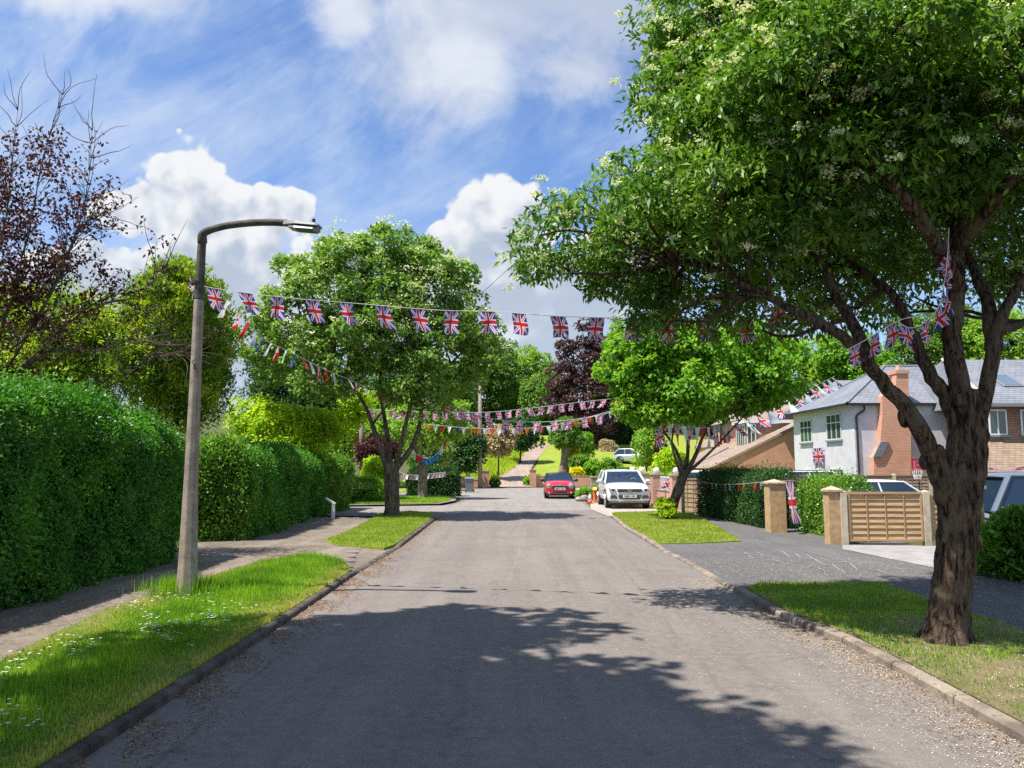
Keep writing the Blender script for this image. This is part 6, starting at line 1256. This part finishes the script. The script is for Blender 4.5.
# ============================================================ CARS
def car(name, label, cat, loc, rz, paint_, L=4.6, Wd=1.85, H=1.55, hood=.98, belt=1.0, wr=.34, roofm=None, style='suv', group='parked cars', zc=.20):
    """local frame: front at -Y, ground at z=0"""
    t = thing(name, label, cat, loc, group, world=False, rz=rz); h = Wd / 2; hl = L / 2
    def fs(st, closed=True):
        n = len(st[0]); vs = [v for s in st for v in s]; f = [(i * n + k, i * n + (k + 1) % n, (i + 1) * n + (k + 1) % n, (i + 1) * n + k) for i in range(len(st) - 1) for k in range(n)]
        f += [tuple(range(n))[::-1], tuple(range((len(st) - 1) * n, len(st) * n))]; return vs, f
    def ring(y, w, zt, zb, crown_=.03):
        m = (zt + zb) / 2; half = [(w * .88, zb), (w * .985, zb + (zt - zb) * .18), (w, m), (w * .985, zb + (zt - zb) * .74), (w * .93, zb + (zt - zb) * .92), (w * .80, zt), (w * .4, zt + crown_ * .8)]
        return [(x, y, z) for x, z in half] + [(0, y, zt + crown_)] + [(-x, y, z) for x, z in half[::-1]]
    rb = hood
    if style == 'mini': S = [(-hl, .62, .52, .26), (-hl + .05, .80, .66, .20), (-hl + .18, .93, .76, zc), (-hl + .45, .985, .86, zc), (-hl + .95, 1, .92, zc), (-hl + 1.2, 1, belt, zc), (0.4, 1, belt, zc), (hl - .4, .99, belt - .01, zc), (hl - .1, .93, belt - .05, zc + .04), (hl, .80, belt - .25, zc + .15)]
    else: S = [(-hl, .66, hood * .70, .30), (-hl + .04, .84, hood * .80, .24), (-hl + .16, .95, hood * .88, zc), (-hl + .5, .985, hood * .955, zc), (-hl + 1.0, 1, hood, zc), (-hl + 1.35, 1, belt, zc), (0.4, 1, belt, zc), (hl - .6, .99, belt, zc), (hl - .15, .95, belt - .02, zc + .04), (hl, .82, belt - .12, zc + .15)]
    mb = MB(); mb.add(*fs([ring(y, w * h, zt, zb) for (y, w, zt, zb) in S])); body = mb.build('body', paint_, t, smooth=True); sb = body.modifiers.new('sub', 'SUBSURF'); sb.levels = sb.render_levels = 1
    # cabin glass
    y0 = -hl + (1.05 if style == 'mini' else 1.18); y1 = y0 + (.55 if style == 'mini' else .82); y3 = hl - .12; y2 = y3 - (.28 if style == 'mini' else .48)
    wt = h * .74; wb = h * .93; zt = H - .035; zb = belt - .02
    cab = [[(-wb, y0, zb), (wb, y0, zb), (wb, y3, zb), (-wb, y3, zb)], [(-wt, y1, zt), (wt, y1, zt), (wt, y2, zt), (-wt, y2, zt)]]
    vs = cab[0] + cab[1]; mb = MB(); mb.add(vs, [(0, 1, 5, 4), (1, 2, 6, 5), (2, 3, 7, 6), (3, 0, 4, 7), (4, 5, 6, 7)]); g = mb.build('windows', M['carglass'], t)
    rm = roofm or paint_
    mb = MB(); st = []
    for (y, w, z, dz) in ((y1 - .03, .97, zt - .03, .02), (y1 + .12, 1, zt, .03), (y1 + .5, 1.01, zt + .01, .04), (y2 - .3, 1.0, zt, .04), (y2 + .10, .97, zt - .03, .03)): st.append([(-wt * w - .02, y, z - .01), (-wt * w + .04, y, z + dz), (0, y, z + dz + .025), (wt * w - .04, y, z + dz), (wt * w + .02, y, z - .01), (0, y, z - .012)])
    mb.add(*fs(st)); mb.build('roof', rm, t, smooth=True)
    mb = MB()
    for s in (-1, 1):
        for (a, b, r) in (((s * wb, y0, zb), (s * wt, y1, zt), .040), ((s * wb, y3, zb), (s * wt, y2, zt), .065), ((s * wb, (y0 + y3) / 2 + .1, zb), (s * wt, (y1 + y2) / 2 + .05, zt), .032), ((s * (wt), y1, zt), (s * wt, y2, zt), .035)): mb.tube([a, b], r, 6)
    mb.tube([(-wt, y1, zt), (wt, y1, zt)], .03, 6); mb.tube([(-wt, y2, zt), (wt, y2, zt)], .035, 6)
    mb.build('pillars', rm if style == 'mini' else paint_, t)
    mb = MB()
    for s in (-1, 1): mb.tube([(s * wb * .1 + s * .06, y0 - .0, zb + .06), (s * wb * .7, y0 + .08, zb + .16)], .008, 4)
    mb.build('wipers', M['black'], t)
    for s in (-1, 1):
        mb = MB(); mb.sphere((s * (h + .10), y0 + .32, belt + .07), .11, seg=10, rings=7, sc=(1, .55, .75)); mb.tube([(s * (h - .06), y0 + .34, belt), (s * (h + .06), y0 + .34, belt + .05)], .03, 6); mb.build('mirror', rm if style == 'mini' else paint_, t, smooth=True)
    for s in (-1, 1):
        for yw in (-hl + .78, hl - .78):
            mb = MB(); x1 = s * (h - .015); mb.tube([(s * (h - .24), yw, wr), (x1, yw, wr)], wr, 24); mb.tube([(s * (h - .16), yw, wr), (s * (h - .035), yw, wr)], wr * 1.02, 24); wh = mb.build('wheel', M['tyre'], t, bevel=.02)
            mb = MB(); xo = s * (h - .010)
            mb.tube([(xo - s * .02, yw, wr), (xo, yw, wr)], wr * .2, 12)
            for k in range(7): a = k * 2 * math.pi / 7; c, sn = math.cos(a), math.sin(a); mb.tube([(xo - s * .006, yw, wr), (xo - s * .002, yw + c * wr * .66, wr + sn * wr * .66)], .028, 5)
            pts = [(xo - s * .004, yw + math.cos(k * .3142) * wr * .67, wr + math.sin(k * .3142) * wr * .67) for k in range(21)]; mb.tube(pts, .02, 5, cap=False); rim = mb.build('rim', M['rim']); rim.parent = wh
            mb = MB(); vs = []; n = 16
            for k in range(n + 1): a = math.pi * k / n - .0; vs += [(s * (h + .004), yw + math.cos(a) * (wr + .015), wr + math.sin(a) * (wr + .015)), (s * (h + .012), yw + math.cos(a) * (wr + .075), wr + math.sin(a) * (wr + .075)), (s * (h - .12), yw + math.cos(a) * (wr + .075), wr + math.sin(a) * (wr + .075))]
            mb.add(vs, [(3 * k, 3 * k + 1, 3 * k + 4, 3 * k + 3) for k in range(n)] + [(3 * k + 1, 3 * k + 2, 3 * k + 5, 3 * k + 4) for k in range(n)]); mb.build('wheel_arch', M['black'] if style != 'white' else paint_, t)
    # front
    fy = -hl
    mb = MB(); mb.box(-.26, .26, fy - .055, fy - .035, .43 if style != 'mini' else .46, .54 if style != 'mini' else .57); pl = mb.build('number_plate', M['plate'], t)
    mb = MB(); rg = random.Random(len(label)); x = -.22
    for k in range(7):
        if k == 4: x += .03
        zc_ = .43 if style != 'mini' else .46
        mb.box(x, x + .012, fy - .058, fy - .0555, zc_ + .02, zc_ + .09); mb.box(x + .032, x + .044, fy - .058, fy - .0555, zc_ + .02, zc_ + .09); mb.box(x + .012, x + .032, fy - .058, fy - .0555, zc_ + rg.choice((.05, .078, .02)), zc_ + rg.choice((.062, .09)) if False else zc_ + .09); x += .058
    ob = mb.build('plate_characters', M['black']); ob.parent = pl
    return t, body, h, hl
def oct_(mb, c, rx, rz, y0, y1, n=16): mb.prism([(c[0] + math.cos(k * 2 * math.pi / n) * rx, y0, c[1] + math.sin(k * 2 * math.pi / n) * rz) for k in range(n)][::-1], (0, y1 - y0, 0))
def quadp(mb, pts, y0, y1): mb.prism([(x, y0, z) for x, z in pts], (0, y1 - y0, 0))
# white SUV
b = PX(629, 508, 29.7); t, body, h, hl = car('parked_suv', 'large white SUV with dark windscreen facing the viewer on the forecourt', 'car', (b.x + .05, 29.7 + 2.1, .012), R(-.5), M['car_white'], L=4.2, Wd=1.74, H=1.47, hood=.97, belt=.97, wr=.335)
class MBs(MB):
    def add(s, vs, fs, mi=0): MB.add(s, [(v[0] * .895, (v[1] + 2.1) * .9 - 2.1, v[2] * .865) for v in vs], fs, mi)
fy = -hl
mb = MBs(); quadp(mb, [(-.50, .74), (.50, .74), (.54, .88), (-.54, .88)], fy - .05, fy + .1); gr = mb.build('grille', M['grille'], t)
for z in (.785, .835): mb = MBs(); mb.box(-.50, .50, fy - .062, fy - .05, z, z + .014); ob = mb.build('grille_bar', M['chrome']); ob.parent = gr
mb = MBs(); n = 20; pts = [(math.cos(k * math.pi / 10) * .085, fy - .07, .815 + math.sin(k * math.pi / 10) * .085) for k in range(21)]; mb.tube(pts, .009, 5, cap=False)
for p, q in (((-.045, .88), (0, .825)), ((0, .825), (.045, .88)), ((-.062, .85), (-.03, .75)), ((-.03, .75), (0, .80)), ((0, .80), (.03, .75)), ((.03, .75), (.062, .85))): mb.tube([(p[0], fy - .07, p[1]), (q[0], fy - .07, q[1])], .007, 4)
ob = mb.build('emblem', M['chrome']); ob.parent = gr
for s in (-1, 1):
    mb = MBs(); quadp(mb, [(s * .56, .74), (s * .86, .80), (s * .90, .92), (s * .60, .89)][::s], fy - .02, fy + .30); hl_ = mb.build('headlight', M['lampglass'], t, bevel=.01)
    mb = MBs(); oct_(mb, (s * .70, .825), .055, .055, fy - .03, fy - .018); ob = mb.build('projector', M['black']); ob.parent = hl_
    mb = MBs(); quadp(mb, [(s * .52, .44), (s * .84, .46), (s * .80, .60), (s * .56, .58)][::s], fy - .035, fy + .25); mb.build('air_intake', M['grille'], t)
mb = MBs(); quadp(mb, [(-.44, .42), (.44, .42), (.50, .60), (-.50, .60)], fy - .025, fy + .2); mb.build('lower_grille', M['grille'], t)
mb = MBs(); mb.box(-.80, .80, fy - .03, fy + .2, .28, .33); mb.build('bumper_lip', M['chrome'], t); mb = MBs(); mb.box(-.86, .86, fy + .02, fy + .4, .20, .28); mb.build('undertray', M['black'], t)
pts = [(.42 + math.cos(k * math.pi / 8) * .17, -hl + 1.62, 1.20 + math.sin(k * math.pi / 8) * .13) for k in range(17)]; mb = MBs(); mb.tube(pts, .014, 5, cap=False); mb.build('steering_wheel', M['palegrey'], t)
# red small car
b = PX(561, 498, 38.8); t, body, h, hl = car('parked_small_car', 'small red hatchback with dark roof facing the viewer before the brick wall', 'car', (b.x, 38.8 + 1.75, 0), R(-1.5), M['car_red'], L=3.5, Wd=1.58, H=1.28, hood=.82, belt=.85, wr=.285, roofm=M['car_black'], style='mini')
class MBm(MB):
    def add(s, vs, fs, mi=0): MB.add(s, [(v[0] * .93, v[1], v[2] * .90) for v in vs], fs, mi)
fy = -hl
mb = MBm(); quadp(mb, [(-.40, .60), (.40, .60), (.46, .68), (.38, .74), (-.38, .74), (-.46, .68)], fy - .02, fy + .15); gr = mb.build('grille', M['grille'], t)
mb = MBm(); mb.tube([(-.44, fy - .03, .68), (-.37, fy - .03, .75), (.37, fy - .03, .75), (.44, fy - .03, .68)], .016, 5); ob = mb.build('grille_trim', M['chrome']); ob.parent = gr
for s in (-1, 1):
    mb = MBm(); mb.sphere((s * .60, fy + .12, .74), .135, seg=16, rings=10, sc=(1, .8, 1.05)); hl_ = mb.build('headlight', M['lampglass'], t, smooth=True); pts = [(s * .60 + math.cos(k * math.pi / 8) * .135, fy + .06, .74 + math.sin(k * math.pi / 8) * .142) for k in range(17)]; mb = MBm(); mb.tube(pts, .015, 5, cap=False); ob = mb.build('headlight_ring', M['chrome']); ob.parent = hl_
    mb = MBm(); oct_(mb, (s * .60, .36), .06, .06, fy - .02, fy + .2); mb.build('fog_light', M['chrome'], t)
    mb = MBm(); mb.add([(s * .20, fy + .17, .792), (s * .34, fy + .17, .788), (s * .34, fy + .92, .935), (s * .20, fy + .92, .94)], [(0, 1, 2, 3)]); mb.build('bonnet_stripe', M['whitep'], t)
mb = MBm(); quadp(mb, [(-.42, .30), (.42, .30), (.38, .43), (-.38, .43)], fy - .02, fy + .2); mb.build('lower_grille', M['grille'], t); mb = MBm(); mb.box(-.75, .75, fy + .02, fy + .3, .18, .24); mb.build('undertray', M['black'], t)
mb = MBm(); oct_(mb, (0, .80), .05, .035, fy + .06, fy + .16); mb.build('emblem', M['chrome'], t)
# cars in the gardens on the right and on the hill
b = PX(882, 490, 28); car('parked_hatchback', 'white hatchback seen side on over the orange fence panel', 'car', (b.x + .3, 28, -.45), R(90), M['car_white'], L=4.3, Wd=1.78, H=1.58, hood=.9, belt=.98)
car('parked_suv', 'white SUV with black roof behind the back fence below the grey house', 'car', (PX(820, 480, 35.5).x, 35.5, -.45), R(90), M['car_white'], L=4.6, Wd=1.85, H=1.88, hood=1.1, belt=1.2, roofm=M['car_black'])
car('parked_people_carrier', 'blue grey people carrier behind the laurel bush at the right edge', 'car', (12.45, 17.2, -.42), R(90), M['car_grey'], L=4.8, Wd=1.85, H=1.90, hood=1.15, belt=1.12, wr=.34)
car('parked_estate_car', 'white car whose roof shows over the dark conifer hedge', 'car', (PX(716, 475, 30).x + .3, 30.5, -.05), R(90), M['car_white'], L=4.2, Wd=1.75, H=1.50)
car('parked_silver_car', 'silver car parked on the terrace beyond the brown boarded gate', 'car', (PX(633, 461, 75).x + .2, 75.5, HILL(0, 75) + .05), R(60), M['car_silver'], L=3.9, Wd=1.7, H=1.5)
for k, x in enumerate((713, 727)):
    a = PX(x - 4, 471.2, 29.5); bq = PX(x + 4, 471.2, 29.5); f = thing('union_flag', ['left small union flag on the white car roof behind the dark hedge', 'right small union flag on the white car roof behind the dark hedge'][k], 'flag', a); flag_mesh(a, bq, .16, f, M['uj'], seed=k + 60, name='cloth', curl=.3); mb = MB(); mb.tube([a, bq], .008, 5); mb.build('hem', M['cord'], f)
